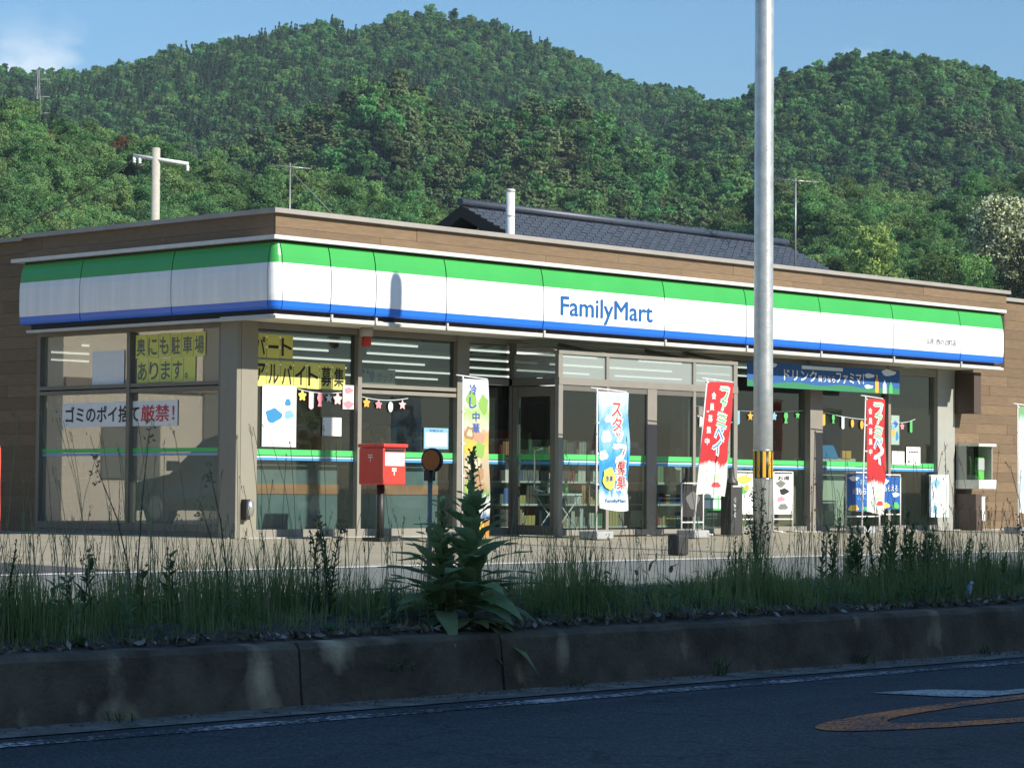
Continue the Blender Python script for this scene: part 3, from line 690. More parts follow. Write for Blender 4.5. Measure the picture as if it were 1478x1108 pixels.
MB().box(26.30, 26.308, VY+.08, 24.80, 2.82, 3.16).build('transom_pane', G_tr, store)
for (x0, x1) in ((30.262, 30.27),): MB().box(x0, x1, VY+.08, 24.80, .62, 2.70).build('side_pane', G_win, store)

# ------------------------------------------------------------------ inside
M_floor = mat('shop_floor', (.42, .40, .36), .35, var=.05); M_ceil = mat('shop_ceiling', (.45, .44, .41), .8); M_inwall = mat('shop_wall', (.36, .33, .28), .8, var=.05)
MB().quad((21.5, 25.0, .605), (38, 25.0, .605), (38, 36, .605), (21.5, 36, .605)).build('shop_floor', M_floor, store)
MB().quad((21.5, 24.99, 3.38), (38, 24.99, 3.38), (38, 36, 3.38), (21.5, 36, 3.38)).build('shop_ceiling', M_ceil, store)
MB().box(21.4, 38.2, 36, 36.1, .6, 3.38).build('back_wall', M_inwall, store); MB().box(37.7, 37.8, 25.05, 36, .6, 3.38).build('inner_wall', M_inwall, store)
MB().box(21.3, 21.4, 29.2, 36, .6, 3.38).build('inner_wall', M_inwall, store)
# cream board added behind the side windows for their reflected beige
M_board = mat('cream_board', (.50, .46, .36), .8, var=.06, vscale=1.2)
MB().box(22.05, 22.1, 25.35, 29.1, .62, 3.3).build('reflection_board', M_board, store)
M_tube = mat('tube_light', (1, .97, .9), .5, emit=.9); M_tubebox = mat('light_housing', (.7, .7, .68), .5)
for k, y in enumerate((26.0, 27.9, 29.8, 31.7, 33.6)):
    for x0, x1 in ((22.4, 25.6), (26.3, 29.5), (30.4, 33.6), (34.2, 37.2)):
        t = thing('fluorescent_light', 'tube light in the %s row, %s' % (('front', 'second', 'third', 'fourth', 'rear')[k], ('behind the leftmost front windows', 'behind the left half of the lobby', 'behind the right half of the lobby', 'behind the right-hand windows')[(22.4, 26.3, 30.4, 34.2).index(x0)]), 'ceiling light', (x0, y, 3.3), 'rows of tube lights inside the store')
        MB().box(x0, x1, y-.05, y+.05, 3.31, 3.375).build('housing', M_tubebox, t); MB().tube([(x0+.05, y, 3.285), (x1-.05, y, 3.285)], .015, 8).build('tube', M_tube, t)
# shelving with goods
GOODS = [mat('goods_%d' % i, c, .5) for i, c in enumerate([(.38, .07, .06), (.45, .36, .14), (.10, .22, .12), (.08, .13, .28), (.5, .48, .43), (.2, .2, .2), (.42, .24, .12), (.10, .085, .075), (.55, .55, .52), (.3, .26, .2)])]
def gondola(x0, x1, y0, y1, zt, label, seed, back=True):
    g_ = random.Random(seed); t = thing('shop_shelf', label, 'shelf', ((x0+x1)/2, (y0+y1)/2, .605))
    alongx = (x1-x0) > (y1-y0); M_sh = mat('shelf_metal', (.55, .54, .5), .5)
    zs = [.66 + i*.34 for i in range(int((zt-.7)/.34)+1)]
    for z in zs: MB().box(x0, x1, y0, y1, z, z+.03).build('shelf', M_sh, t)
    if alongx: MB().box(x0, x1, (y0+y1)/2-.02, (y0+y1)/2+.02, .607, zt).build('back_panel', M_sh, t)
    else: MB().box((x0+x1)/2-.02, (x0+x1)/2+.02, y0, y1, .607, zt).build('back_panel', M_sh, t)
    mbs = [MB() for _ in GOODS]
    L0, L1 = (x0, x1) if alongx else (y0, y1)
    for z in zs:
        for side in (0, 1):
            u = L0+.02
            while u < L1-.1:
                w = g_.uniform(.035, .09); h_ = g_.uniform(.10, .29); k = g_.randrange(len(GOODS)); rep = g_.randint(1, 4)
                for _ in range(rep):
                    if u+w > L1-.02: break
                    mm = mbs[k]; (a, b) = ((y0+.02, (y0+y1)/2-.05) if side == 0 else ((y0+y1)/2+.05, y1-.02)) if alongx else ((x0+.02, (x0+x1)/2-.05) if side == 0 else ((x0+x1)/2+.05, x1-.02))
                    if alongx: mm.box(u, u+w-.008, a, b, z+.032, z+.032+h_)
                    else: mm.box(a, b, u, u+w-.008, z+.032, z+.032+h_)
                    u += w
    for k, mm in enumerate(mbs):
        if mm.v: kind(mm.build('goods', GOODS[k], t), 'stuff')
    return t
gondola(22.6, 26.4, 27.2, 28.0, 1.95, 'shelf of packaged goods behind the front window left of the entrance', 1)
gondola(27.2, 32.6, 27.4, 28.3, 2.05, 'long shelf of packaged goods seen through the entrance lobby', 2)
gondola(27.0, 29.9, 25.75, 26.35, 1.95, 'shelf of packaged goods standing just behind the lobby doors', 6)
gondola(30.7, 33.2, 25.8, 26.4, 1.62, 'low shelf of packaged goods behind the window by the galvanised pole', 7)
gondola(22.6, 27.0, 30.2, 31.0, 1.95, 'rear shelf of packaged goods deep in the left half of the store', 3)
gondola(27.6, 33.0, 30.6, 31.5, 2.1, 'rear shelf of packaged goods deep behind the entrance lobby', 4)
gondola(27.0, 37.0, 35.1, 35.9, 2.5, 'tall wall shelf of goods at the back of the store', 5)
# magazine racks seen from behind through the front glass
M_rack = mat('rack_back', (.13, .18, .19), .6, col2=(.20, .26, .265), vscale=1.5); M_orange = mat('rack_orange', (.55, .24, .12), .6)
def rack(x0, x1, lab):
    t = thing('magazine_rack', lab, 'magazine rack', ((x0+x1)/2, 25.2, .605))
    MB().box(x0, x1, 25.12, 25.16, .63, 1.58).build('back_panel', M_rack, t); MB().box(x0, x1, 25.105, 25.118, 1.16, 1.29).build('shelf_strip', M_orange, t)
    for k in range(4): MB().box(x0+.05, x1-.05, 25.17, 25.45, .75+.2*k, .78+.2*k).build('shelf', mat('shelf_metal', (.55, .54, .5), .5), t)
    for x in (x0, x1-.04): MB().box(x, x+.04, 25.17, 25.5, .61, 1.5).build('side', M_rack, t)
rack(21.55, 23.2, 'grey-blue back of a magazine rack behind the leftmost front window'); rack(23.42, 25.1, 'grey-blue back of a magazine rack behind the window with the mailbox in front')
# counter behind the right-hand windows
ct = thing('sales_counter', 'sales counter with small white machines behind the right-hand windows', 'counter', (33.5, 27.5, .605))
MB().box(31.5, 36.5, 27.2, 27.9, .61, 1.5).build('counter_body', mat('counter_wood', (.3, .22, .14), .6, var=.1), ct); MB().box(31.45, 36.55, 27.15, 27.95, 1.5, 1.54).build('counter_top', M_floor, ct)
for k, x in enumerate((32.0, 33.0, 34.4, 35.5)): MB().box(x, x+.45, 27.35, 27.8, 1.545, 1.95).build('till', mat('till_grey', (.3, .32, .33), .5), ct)
MB().box(31.0, 37.6, 33.0, 33.15, .62, 2.9).build('display_wall', mat('dark_display', (.08, .075, .07), .7), store)
# ------------------------------------------------------------------ notices and posters on the glass
M_paper = mat('white_paper', (.78, .78, .76), .8, var=.02); M_yel = mat('yellow_paper', (.70, .68, .17), .8, rnd=.10); M_yel2 = mat('bright_yellow_paper', (.80, .78, .10), .8)
M_ink = mat('black_ink', (.02, .02, .02), .7); M_red = mat('red_ink', (.58, .05, .05), .7); M_inkb = mat('blue_ink', (.02, .08, .32), .7); M_inkg = mat('grey_ink', (.16, .17, .15), .7)
YD = (0, -1, 0)
def sheet_row(t, chars, p0, u, w, h, nrm, m_sheet, m_ink, skip=''):
    """one sheet of paper per character"""
    for i, ch in enumerate(chars):
        a = Vector(p0)+Vector(u)*(w*i); dz = rnd(-.006, .006); nv = Vector(nrm)
        s_ = MB().prism([(0.004, 0), (w-.004, 0), (w-.004, h), (.004, h)], a+Vector((0, 0, dz)), u, UZ, -nv*.002).build('sheet', m_sheet, t)
        k = 1.0 if ch not in '。' else .3
        if ch != ' ': lettering(ch, a+Vector(u)*(w*.12)+Vector((0, 0, dz+h*.12))+nv*.001, u, UZ, w*.74*k, h*.72*(.12 if ch == 'ー' else k) , m_ink, s_, fat=.03, thick=.002) if ch != 'ー' else lettering(ch, a+Vector(u)*(w*.12)+Vector((0, 0, dz+h*.42))+nv*.001, u, UZ, w*.74, h*.10, m_ink, s_, fat=.03, thick=.002)
NX, NY = (-1, 0, 0), (0, -1, 0)
t = thing('window_notice', 'yellow paper notice 奥にも駐車場あります。 in the upper side window', 'notice', (21.215, 26.98, 2.62))
sheet_row(t, '奥にも駐車場', (21.214, 26.98, 2.955), YD, .243, .315, NX, M_yel, M_inkg); sheet_row(t, 'あります。', (21.214, 26.95, 2.625), YD, .246, .32, NX, M_yel, M_inkg)
t = thing('blank_sheet', 'plain white sheet taped in the upper left side window', 'paper', (21.215, 27.57, 2.6))
MB().box(21.212, 21.216, 27.22, 27.92, 2.61, 3.08).build('sheet', M_paper, t)
t = thing('paper_banner', 'white paper strip ゴミのポイ捨て厳禁！ across the side windows', 'notice', (21.21, 27.3, 2.05))
MB().box(21.212, 21.217, 26.08, 28.58, 2.05, 2.385).build('strip', M_paper, t)
lettering('ゴミのポイ捨て', (21.211, 28.50, 2.11), YD, UZ, 1.62, .22, M_ink, t, fat=.025); lettering('厳禁！', (21.211, 26.84, 2.11), YD, UZ, .70, .22, M_red, t, fat=.02)
t = thing('window_notice', 'yellow paper notice パート アルバイト募集 in the leftmost front window', 'notice', (21.5, 24.9, 2.6))
sheet_row(t, 'パート', (21.51, 24.914, 2.935), UX, .228, .31, NY, M_yel, M_ink); sheet_row(t, 'アルバイト募集', (21.51, 24.914, 2.555), UX, .232, .345, NY, M_yel, M_ink)
def poster(x0, x1, z0, z1, y, label, base, blobs=(), texts=(), group=None, name='poster', frame=None):
    t = thing(name, label, 'poster', ((x0+x1)/2, y, z0), group)
    MB().box(x0, x1, y-.003, y, z0, z1).build('sheet', base, t)
    for bi, (cx, cz, rx, rz, m) in enumerate(blobs):
        MB().prism([(rx*math.cos(a)*(1+.18*math.sin(3*a+bi)), rz*math.sin(a)*(1+.15*math.cos(4*a+bi))) for a in [2*math.pi*k/20 for k in range(20)]], (cx, y-.004-.0006*bi, cz), UX, UZ, (0, .0004, 0)).build('print_patch', m, t)
    for (tx, px, pz, w, h_, m) in texts: lettering(tx, (px, y-.004-.0006*len(blobs), pz), UX, UZ, w, h_, m, t, fat=.02, thick=.002, name='print')
    return t
M_sky1 = mat('print_sky', (.20, .42, .56), .6); M_sea = mat('print_sea', (.03, .22, .46), .6); M_navy = mat('print_navy', (.012, .10, .36), .6); M_leafp = mat('print_green', (.09, .42, .12), .6); M_warm = mat('print_orange', (.75, .38, .06), .6); M_lemon = mat('print_lemon', (.80, .70, .10), .6); M_pink = mat('print_pink', (.75, .25, .30), .6); M_pale = mat('print_pale', (.70, .80, .82), .6)
poster(21.66, 22.25, 1.775, 2.575, 24.905, 'white poster with blue sea shapes beside the yellow notice', M_paper, [(21.95, 2.45, .27, .10, M_pale), (21.85, 2.18, .14, .09, M_sea), (22.12, 2.2, .08, .06, M_sky1), (22.1, 2.36, .05, .05, M_sea)])
poster(22.72, 23.06, 1.935, 2.18, 24.905, 'small blank white sheet in the leftmost front window', M_paper)
poster(24.61, 25.09, 1.795, 2.085, 24.905, 'white notice with a light blue border behind the round reflector', M_sky1, [], [('お知らせ', 24.72, 2.03, .26, .035, M_inkb)])
MB().box(24.64, 25.06, 24.898, 24.900, 1.83, 2.02).build('inner_sheet', M_paper, bpy.data.objects['poster.002'])
poster(23.08, 23.28, 2.3, 2.62, 24.905, 'narrow pink and white notice beside the window mullion', M_paper, [(23.18, 2.36, .09, .05, M_pink), (23.18, 2.55, .08, .04, M_pink)])
t = poster(23.40, 24.10, 2.66, 2.86, 24.955, 'cream strip with dark blue writing behind the upper window', mat('cream_print', (.45, .45, .38), .7), [(23.66, 2.77, .05, .07, M_navy), (23.5, 2.82, .03, .03, M_ink), (23.58, 2.82, .03, .03, M_ink)], [('ザック', 23.75, 2.70, .30, .11, M_inkb)])
poster(36.83, 37.43, .815, 1.55, 24.835, 'white poster with a thin blue border on the last window post', M_pale, [(37.05, 1.40, .12, .07, M_sky1), (37.2, 1.1, .16, .2, M_paper), (37.0, .95, .08, .07, M_sky1)])
poster(35.81, 36.18, 1.71, 1.94, 24.905, 'plain white sheet standing on the green stripe of the last window', M_paper)
poster(36.24, 36.66, 1.71, 2.02, 24.905, 'white sheet with a few printed lines beside the plain one', M_paper, [], [('営業時間', 36.30, 1.92, .28, .03, M_ink), ('24H', 36.28, 1.74, .06, .05, M_ink)])
poster(35.78, 36.02, 2.05, 2.55, 24.90, 'greenish printed sheet hanging in the window behind the red banner', mat('mint_print', (.3, .42, .36), .7), [(35.9, 2.4, .08, .05, M_navy), (35.85, 2.25, .05, .06, M_warm), (35.95, 2.2, .04, .08, M_sea)])
poster(31.0, 31.42, 1.75, 2.3, 24.905, 'white flyer with brown pictures left of the galvanised pole', M_paper, [(31.1, 2.05, .06, .07, M_inkg), (31.25, 1.85, .10, .05, M_warm)], [('NEW', 31.08, 2.2, .24, .05, M_red)])
# hoarding above the right-hand windows
t = thing('window_banner', 'dark blue banner ドリンク買うならファミマ！ under the eaves', 'banner', (33.1, 24.30, 2.87))
MB().box(31.05, 35.16, 24.30, 24.305, 2.87, 3.27).build('cloth', mat('banner_blue', (.02, .10, .30), .7, var=.1), t)
mb = MB(); mb.add([(31.05, 24.298, 2.87), (35.16, 24.298, 2.87), (35.16, 24.298, 2.96)] + [(35.16-4.11*k/12, 24.298, 2.955+.02*math.sin(k*1.7)) for k in range(1, 13)], [tuple(range(15))]); mb.build('meadow', mat('banner_meadow', (.03, .20, .09), .7), t)
lettering('ドリンク', (31.98, 24.296, 3.0), UX, UZ, .86, .17, M_paper, t, fat=.03); lettering('買うなら', (32.88, 24.296, 3.0), UX, UZ, .46, .10, M_paper, t, fat=.02); lettering('ファミマ！', (33.37, 24.296, 2.995), UX, UZ, .76, .175, M_paper, t, fat=.03)
MB().box(32.45, 33.55, 24.294, 24.297, 3.19, 3.245).build('title_strip', M_pale, t)
for cx, cz, rx in ((31.6, 3.22, .2), (34.3, 3.15, .14), (34.85, 3.22, .2), (34.28, 2.97, .12)): MB().prism([(rx*math.cos(a)*(1+.1*math.sin(5*a)), rx*.26*math.sin(a)*(1+.2*math.cos(3*a))) for a in [6.283*k/22 for k in range(22)]], (cx, 24.297, cz), UX, UZ, (0, .001, 0)).build('cloud', M_pale, t)
for cx, m_, h_ in ((34.50, M_warm, .30), (34.72, M_pale, .22), (34.90, M_leafp, .2)): MB().prism([(-.05, 0), (.05, 0), (.05, h_*.65), (.02, h_*.8), (.02, h_), (-.02, h_), (-.02, h_*.8), (-.05, h_*.65)], (cx, 24.292, 2.875), UX, UZ, (0, .001, 0)).build('bottle_print', m_, t)

# bunting strings with paper shapes
SHAPES = {
 'drop': [(.05*math.sin(a), -.09+.09*math.cos(a)*(1 if math.cos(a) < 0 else .75)) for a in [6.283*k/14 for k in range(14)]],
 'flower': [((.055+.014*math.cos(5*a))*math.sin(a), -.07+(.055+.014*math.cos(5*a))*math.cos(a)) for a in [6.283*k/30 for k in range(30)]],
 'strip': [(-.035, 0), (.035, 0), (.035, -.18), (0, -.2), (-.035, -.18)],
 'star': [((.07 if k % 2 == 0 else .032)*math.sin(6.283*k/10), -.07+(.07 if k % 2 == 0 else .032)*math.cos(6.283*k/10)) for k in range(10)],
 'octopus': [(-.05, -.02), (-.03, 0), (.03, 0), (.05, -.02), (.05, -.1), (.06, -.16), (.03, -.12), (.015, -.17), (0, -.12), (-.02, -.17), (-.03, -.12), (-.06, -.16), (-.05, -.1)],
 'fish': [(-.03, 0), (.03, 0), (.05, -.07), (.02, -.12), (.04, -.17), (-.04, -.17), (-.02, -.12), (-.05, -.07)]}
PC = [M_pink, M_leafp, M_lemon, M_pale, M_sky1, M_paper, M_warm, mat('print_rose', (.8, .5, .5), .6)]
def bunting(label, a, b, n, sag, seed, nrm=(0, -1, 0), s=1.0):
    g_ = random.Random(seed); A, B = Vector(a), Vector(b); t = thing('bunting', label, 'bunting', tuple(A)); u = (B-A); u.z = 0; u.normalize()
    pts = [A.lerp(B, k/20)-Vector((0, 0, sag*4*(k/20)*(1-k/20))) for k in range(21)]
    MB().tube(pts, .005, 5).build('string', M_pale, t)
    for i in range(n):
        f = (i+.5)/n; p = A.lerp(B, f)-Vector((0, 0, sag*4*f*(1-f))); sh = SHAPES[g_.choice(list(SHAPES))]; k = s*g_.uniform(.85, 1.2)
        o = MB().prism([(x*k, z*k) for x, z in sh], p+Vector(nrm)*.006, u, UZ, Vector(nrm)*.003).build('pendant', g_.choice(PC), t)
bunting('bunting of paper sea shapes across the leftmost front window', (22.27, 24.905, 2.54), (23.06, 24.905, 2.52), 5, .03, 3)
bunting('bunting of paper shapes in the window above the mailbox', (23.4, 24.905, 2.48), (24.3, 24.905, 2.48), 4, .04, 8)
bunting('bunting of paper shapes inside the right lobby panes', (29.35, 23.915, 2.36), (30.2, 23.915, 2.28), 4, .03, 5)
bunting('bunting of paper shapes in the window left of the wide post', (30.5, 24.905, 2.56), (33.3, 24.905, 2.56), 9, .05, 6)
bunting('bunting of pale paper shapes between the wide post and the red banner', (33.72, 24.905, 2.58), (35.6, 24.905, 2.48), 7, .06, 7)
bunting('short bunting of paper shapes in the last front window', (35.7, 24.9, 2.46), (36.5, 24.9, 2.5), 3, .05, 9)
bunting('faded bunting of paper shapes along the side windows', (21.29, 28.9, 2.50), (21.29, 25.3, 2.5), 13, .02, 11, nrm=(-1, 0, 0), s=.8)

# ------------------------------------------------------------------ banners on poles
M_pole = mat('white_pole', (.75, .75, .73), .4); M_wb = mat('water_base', (.35, .36, .36), .5)
def cloth(x0, z0, x1, z1, y, lean, ripple, seed, m, parent, name='cloth', nu=8, nv=26, dy=0.0, tw=0.0):
    """hanging cloth: upper-left pole side at x0; lean shifts the lower edge along X; the bottom swings"""
    vs, fs = [], []
    for j in range(nv+1):
        f = j/nv
        for i in range(nu+1):
            e = i/nu; x = x0+(x1-x0)*e*(1-tw*f*.3)+lean*f
            yy = y - ripple*((.25+.75*f)*math.sin(e*5.2+f*2.4+seed)*e + .35*e*math.sin(f*11+e*4+seed*2)) + dy
            vs.append((x, yy, z1+(z0-z1)*f + .03*math.sin(e*3.1+seed)*f))
    for j in range(nv):
        for i in range(nu): a = j*(nu+1)+i; fs.append((a, a+nu+1, a+nu+2, a+1))
    o = MB().add(vs, fs, True).build(name, m, parent)
    def warp(X, Z):
        f = min(1, max(0, (z1-Z)/(z1-z0))); e = (X-x0-lean*f)/(x1-x0)/(1-tw*f*.3); e = min(1, max(0, e))
        return -ripple*((.25+.75*f)*math.sin(e*5.2+f*2.4+seed)*e + .35*e*math.sin(f*11+e*4+seed*2))
    return o, warp
def cloth_mat(name, stops, var=.0):
    """printed cloth: colour bands by height (Generated z), edges wobbled by noise"""
    m = bpy.data.materials.new(name); m.use_nodes = True; n, l = m.node_tree.nodes, m.node_tree.links; b = n['Principled BSDF']; b.inputs['Roughness'].default_value = .85
    t_ = n.new('ShaderNodeTexCoord'); s_ = n.new('ShaderNodeSeparateXYZ'); l.new(t_.outputs['Generated'], s_.inputs[0])
    nn = n.new('ShaderNodeTexNoise'); nn.inputs['Scale'].default_value = 5.5; nn.inputs['Detail'].default_value = 3; l.new(t_.outputs['Generated'], nn.inputs['Vector'])
    ma = n.new('ShaderNodeMath'); ma.operation = 'MULTIPLY_ADD'; ma.inputs[1].default_value = var; l.new(nn.outputs['Fac'], ma.inputs[0])
    sb = n.new('ShaderNodeMath'); sb.operation = 'SUBTRACT'; sb.inputs[1].default_value = var*.5; l.new(s_.outputs['Z'], sb.inputs[0]); l.new(sb.outputs[0], ma.inputs[2])
    r = n.new('ShaderNodeValToRGB'); l.new(ma.outputs[0], r.inputs[0]); cr = r.color_ramp
    while len(cr.elements) < len(stops): cr.elements.new(.5)
    for e, (p, c) in zip(cr.elements, stops): e.position = p; e.color = (*c, 1)
    tl = n.new('ShaderNodeBsdfTranslucent'); mx = n.new('ShaderNodeMixShader'); mx.inputs[0].default_value = .25; out = n['Material Output']
    l.new(r.outputs[0], b.inputs['Base Color']); l.new(r.outputs[0], tl.inputs[0]); l.new(b.outputs[0], mx.inputs[1]); l.new(tl.outputs[0], mx.inputs[2]); l.new(mx.outputs[0], out.inputs[0])
    return m
WARP = {}
def nobori(label, px, y, zt, w, zb, m, lean=0, ripple=.05, seed=0, zg=.585, arm=.12, tilt=0.0):
    t = thing('banner_flag', label, 'banner', (px, y, zg))
    MB().tube([(px, y, zg+.02), (px+tilt, y, zt+.02)], [.014, .010], 8).build('pole', M_pole, t)
    MB().tube([(px+tilt-arm, y+.01, zt+.035), (px+tilt+w, y+.01, zt+.0)], .009, 6).build('crossbar', M_pole, t)
    MB().box(px-.17, px+.17, y-.17, y+.17, zg-.01, zg+.10).build('base', M_wb, t, .02)
    c, wf = cloth(px+tilt+.01, zb, px+tilt+w, zt-.01, y-.012, lean, ripple, seed, m, t); WARP[t.name] = (wf, y-.012)
    for k in range(4): MB().box(px+tilt-.02, px+tilt+.03, y-.016, y+.012, zt-.03-.42*k, zt-.01-.42*k).build('tie', M_pole, t)
    return t
def vtext(t, chars, x, ztop, size, pitch, y, m, fat=.03, dx=0.0, back=None, name='print', yv=0.0):
    for i, ch in enumerate(chars):
        small = ch in 'ァィッャュョ'; s_ = size*(.62 if small else 1)
        y = WARP[t.name][1]-.002; p = (x+dx*i-s_/2+(size*.12 if small else 0), y, ztop-pitch*i-s_)
        if back is not None: lettering(ch, (p[0]-.012, p[1]+.001, p[2]-.012), UX, UZ, s_+.024, s_+.024, back, t, fat=.16, thick=.002, name='print_outline', warp=WARP[t.name][0])
        lettering(ch, p, UX, UZ, s_, s_*(1 if ch != 'ー' else .2), m, t, fat=fat, thick=.003, name=name, warp=WARP[t.name][0])
def cloth_patch(t, cx, cz, rx, rz, m, layer=0, wob=.18, ph=0.0, n=22):
    """a printed shape lying on the banner cloth"""
    wf, y0 = WARP[t.name]; ring = [(cx+rx*math.cos(a)*(1+wob*math.sin(3*a+ph)), cz+rz*math.sin(a)*(1+wob*math.cos(4*a+ph))) for a in [6.283*k/n for k in range(n)]]
    y1 = y0-.0025-.0008*layer; vs = [(cx, y1+wf(cx, cz), cz)] + [(x, y1+wf(x, z), z) for x, z in ring]
    MB().add(vs, [(0, k+1, (k+1) % n+1) for k in range(n)]).build('print_patch', m, t)
C_food = cloth_mat('food_cloth', [(.0, (.56, .28, .05)), (.08, (.52, .24, .05)), (.13, (.06, .2, .42)), (.17, (.6, .62, .6)), (.25, (.56, .6, .6)), (.28, (.16, .34, .1)), (.33, (.5, .38, .24)), (.47, (.56, .46, .33)), (.55, (.62, .56, .22)), (.6, (.62, .5, .14)), (.66, (.66, .42, .24)), (.69, (.66, .70, .62)), (.8, (.42, .62, .2)), (.86, (.72, .78, .78)), (.93, (.7, .76, .8))], .10)
t = nobori('white and green food banner with noodles printed on it, left of the entrance door', 23.74, 23.3, 2.70, .47, .62, C_food, .02, .03, 1)
vtext(t, '冷し', 23.92, 2.62, .14, .17, 23.262, M_inkb); vtext(t, '中華', 23.98, 2.26, .13, .15, 23.25, M_inkb)
P_brown = mat('print_brown', (.34, .20, .10), .7); P_cream = mat('print_cream', (.56, .48, .32), .7); P_yolk = mat('print_yolk', (.62, .42, .06), .7); P_herb = mat('print_herb', (.22, .40, .08), .7); P_shade = mat('print_shade', (.16, .12, .08), .7); P_sky = mat('print_pale_blue', (.22, .42, .62), .7)
for a in ((23.90, 2.44, .10, .10, P_herb, 0), (24.12, 2.36, .08, .12, P_herb, 0), (24.05, 2.12, .12, .06, P_cream, 0), (23.86, 1.98, .09, .09, P_brown, 0), (23.86, 1.98, .05, .05, P_cream, 1), (24.06, 1.92, .10, .07, mat('print_ham', (.52, .26, .18), .7), 0), (23.88, 1.78, .11, .09, P_yolk, 0), (24.06, 1.76, .10, .10, P_herb, 1), (23.95, 1.58, .16, .10, P_cream, 0), (24.02, 1.45, .13, .09, P_brown, 1), (23.92, 1.42, .09, .05, P_shade, 2), (24.05, 1.55, .07, .04, P_shade, 2), (23.85, 1.28, .07, .10, P_herb, 0), (24.06, 1.28, .09, .06, P_brown, 0), (23.93, 1.10, .10, .05, P_sky, 0), (23.90, .92, .10, .05, P_sky, 0), (24.02, .78, .14, .10, P_yolk, 0), (23.98, .70, .08, .05, mat('print_tangerine', (.55, .22, .03), .7), 1)): cloth_patch(t, *a[:5], layer=a[5], ph=a[0]*7)
C_blue = cloth_mat('staff_cloth', [(.0, (.62, .72, .78)), (.1, (.70, .76, .78)), (.14, (.55, .70, .80)), (.2, (.09, .36, .66)), (.38, (.04, .30, .64)), (.5, (.10, .42, .72)), (.62, (.30, .56, .76)), (.75, (.12, .42, .70)), (.88, (.5, .68, .8)), (1, (.62, .74, .82))], .42)
t = nobori('blue sky banner スタッフ募集 in red before the entrance lobby', 25.95, 22.9, 2.60, .63, .98, C_blue, .04, .045, 2.5)
for a in ((26.10, 2.46, .12, .08), (26.14, 1.98, .11, .09), (26.08, 1.72, .09, .07), (26.5, 1.30, .12, .10), (26.2, 2.22, .10, .06)): cloth_patch(t, *a, mat('print_cloud', (.60, .68, .72), .7), ph=a[0]*9)
vtext(t, 'スタッフ募集', 26.34, 2.44, .185, .20, 22.845, M_red, fat=.035, dx=.018, back=M_paper)
mbp = MB().prism([(.13*math.cos(a)*(1+.1*math.sin(6*a)), .15*math.sin(a)*(1+.08*math.cos(5*a))) for a in [6.283*k/26 for k in range(26)]], (26.18, 22.868, 1.40), UX, UZ, (0, .002, 0)); mbp.build('yellow_badge', M_lemon, t)
lettering('急募', (26.10, 22.864, 1.36), UX, UZ, .15, .08, M_inkb, t, fat=.01); lettering('FamilyMart', (26.12, 22.886, 1.06), UX, UZ, .42, .06, M_logo, t, fat=.02, warp=WARP[t.name][0])
C_red = cloth_mat('red_cloth', [(.0, (.70, .68, .64)), (.27, (.72, .70, .66)), (.30, (.55, .035, .04)), (.6, (.60, .04, .045)), (1, (.62, .045, .05))], .16)
def paybanner(label, px, y, zt, w, zb, lean, seed, tilt, dxs):
    t = nobori(label, px, y, zt, w, zb, C_red, lean, .035, seed, tilt=tilt)
    X = px+tilt
    vtext(t, 'ファミ', X+w*.66, zt-.10, .19, .185, y-.05, M_leafp, fat=.03, dx=dxs, back=M_paper, name='print'); vtext(t, 'ペイ', X+w*.66+dxs*3.2, zt-.10-.185*3, .19, .20, y-.055, M_sea, fat=.03, dx=dxs, back=M_paper)
    vtext(t, '会員募集中', X+w*.22, zt-.16, .10, .165, y-.035, M_paper, fat=.035, dx=dxs*.9)
    xb = X+w*.5+lean*.85
    for dx_, dz_, rx, rz, m_, ly in ((-.02, .36, .15, .13, mat('print_white', (.62, .61, .57), .7), 0), (.06, .30, .10, .09, mat('print_mint', (.42, .55, .36), .7), 1), (.07, .31, .06, .05, MATS['print_white'], 2), (.10, .16, .08, .04, M_red, 1), (-.10, .14, .07, .06, mat('print_dove', (.48, .5, .5), .7), 1), (-.05, .25, .04, .05, MATS['print_dove'], 2)): cloth_patch(t, xb+dx_, zb+dz_, rx, rz, m_, layer=ly, ph=dx_*30)
    return t
paybanner('red banner ファミペイ leaning beside the entrance lobby', 28.03, 22.9, 2.82, .62, 1.17, -.26, .4, .30, -.042)
paybanner('red banner ファミペイ upright before the window with the blue poster', 33.53, 23.9, 2.76, .50, .90, .02, 1.9, .10, .004)
C_pb = cloth_mat('pale_blue_cloth', [(0, (.75, .78, .8)), (.25, (.5, .66, .78)), (.55, (.66, .74, .78)), (.85, (.62, .72, .76)), (.92, (.2, .45, .2)), (1, (.2, .42, .2))], .15)
nobori('white and pale blue banner at the right edge before the brown wall', 36.57, 22.9, 2.70, .62, .92, C_pb, .02, .03, 3.0)
nobori('red banner at the left edge beside the dark side wall', 15.42, 22.34, 1.66, .36, .72, mat('plain_red_cloth', (.6, .07, .03), .8), 0, .01, 1, arm=.02)

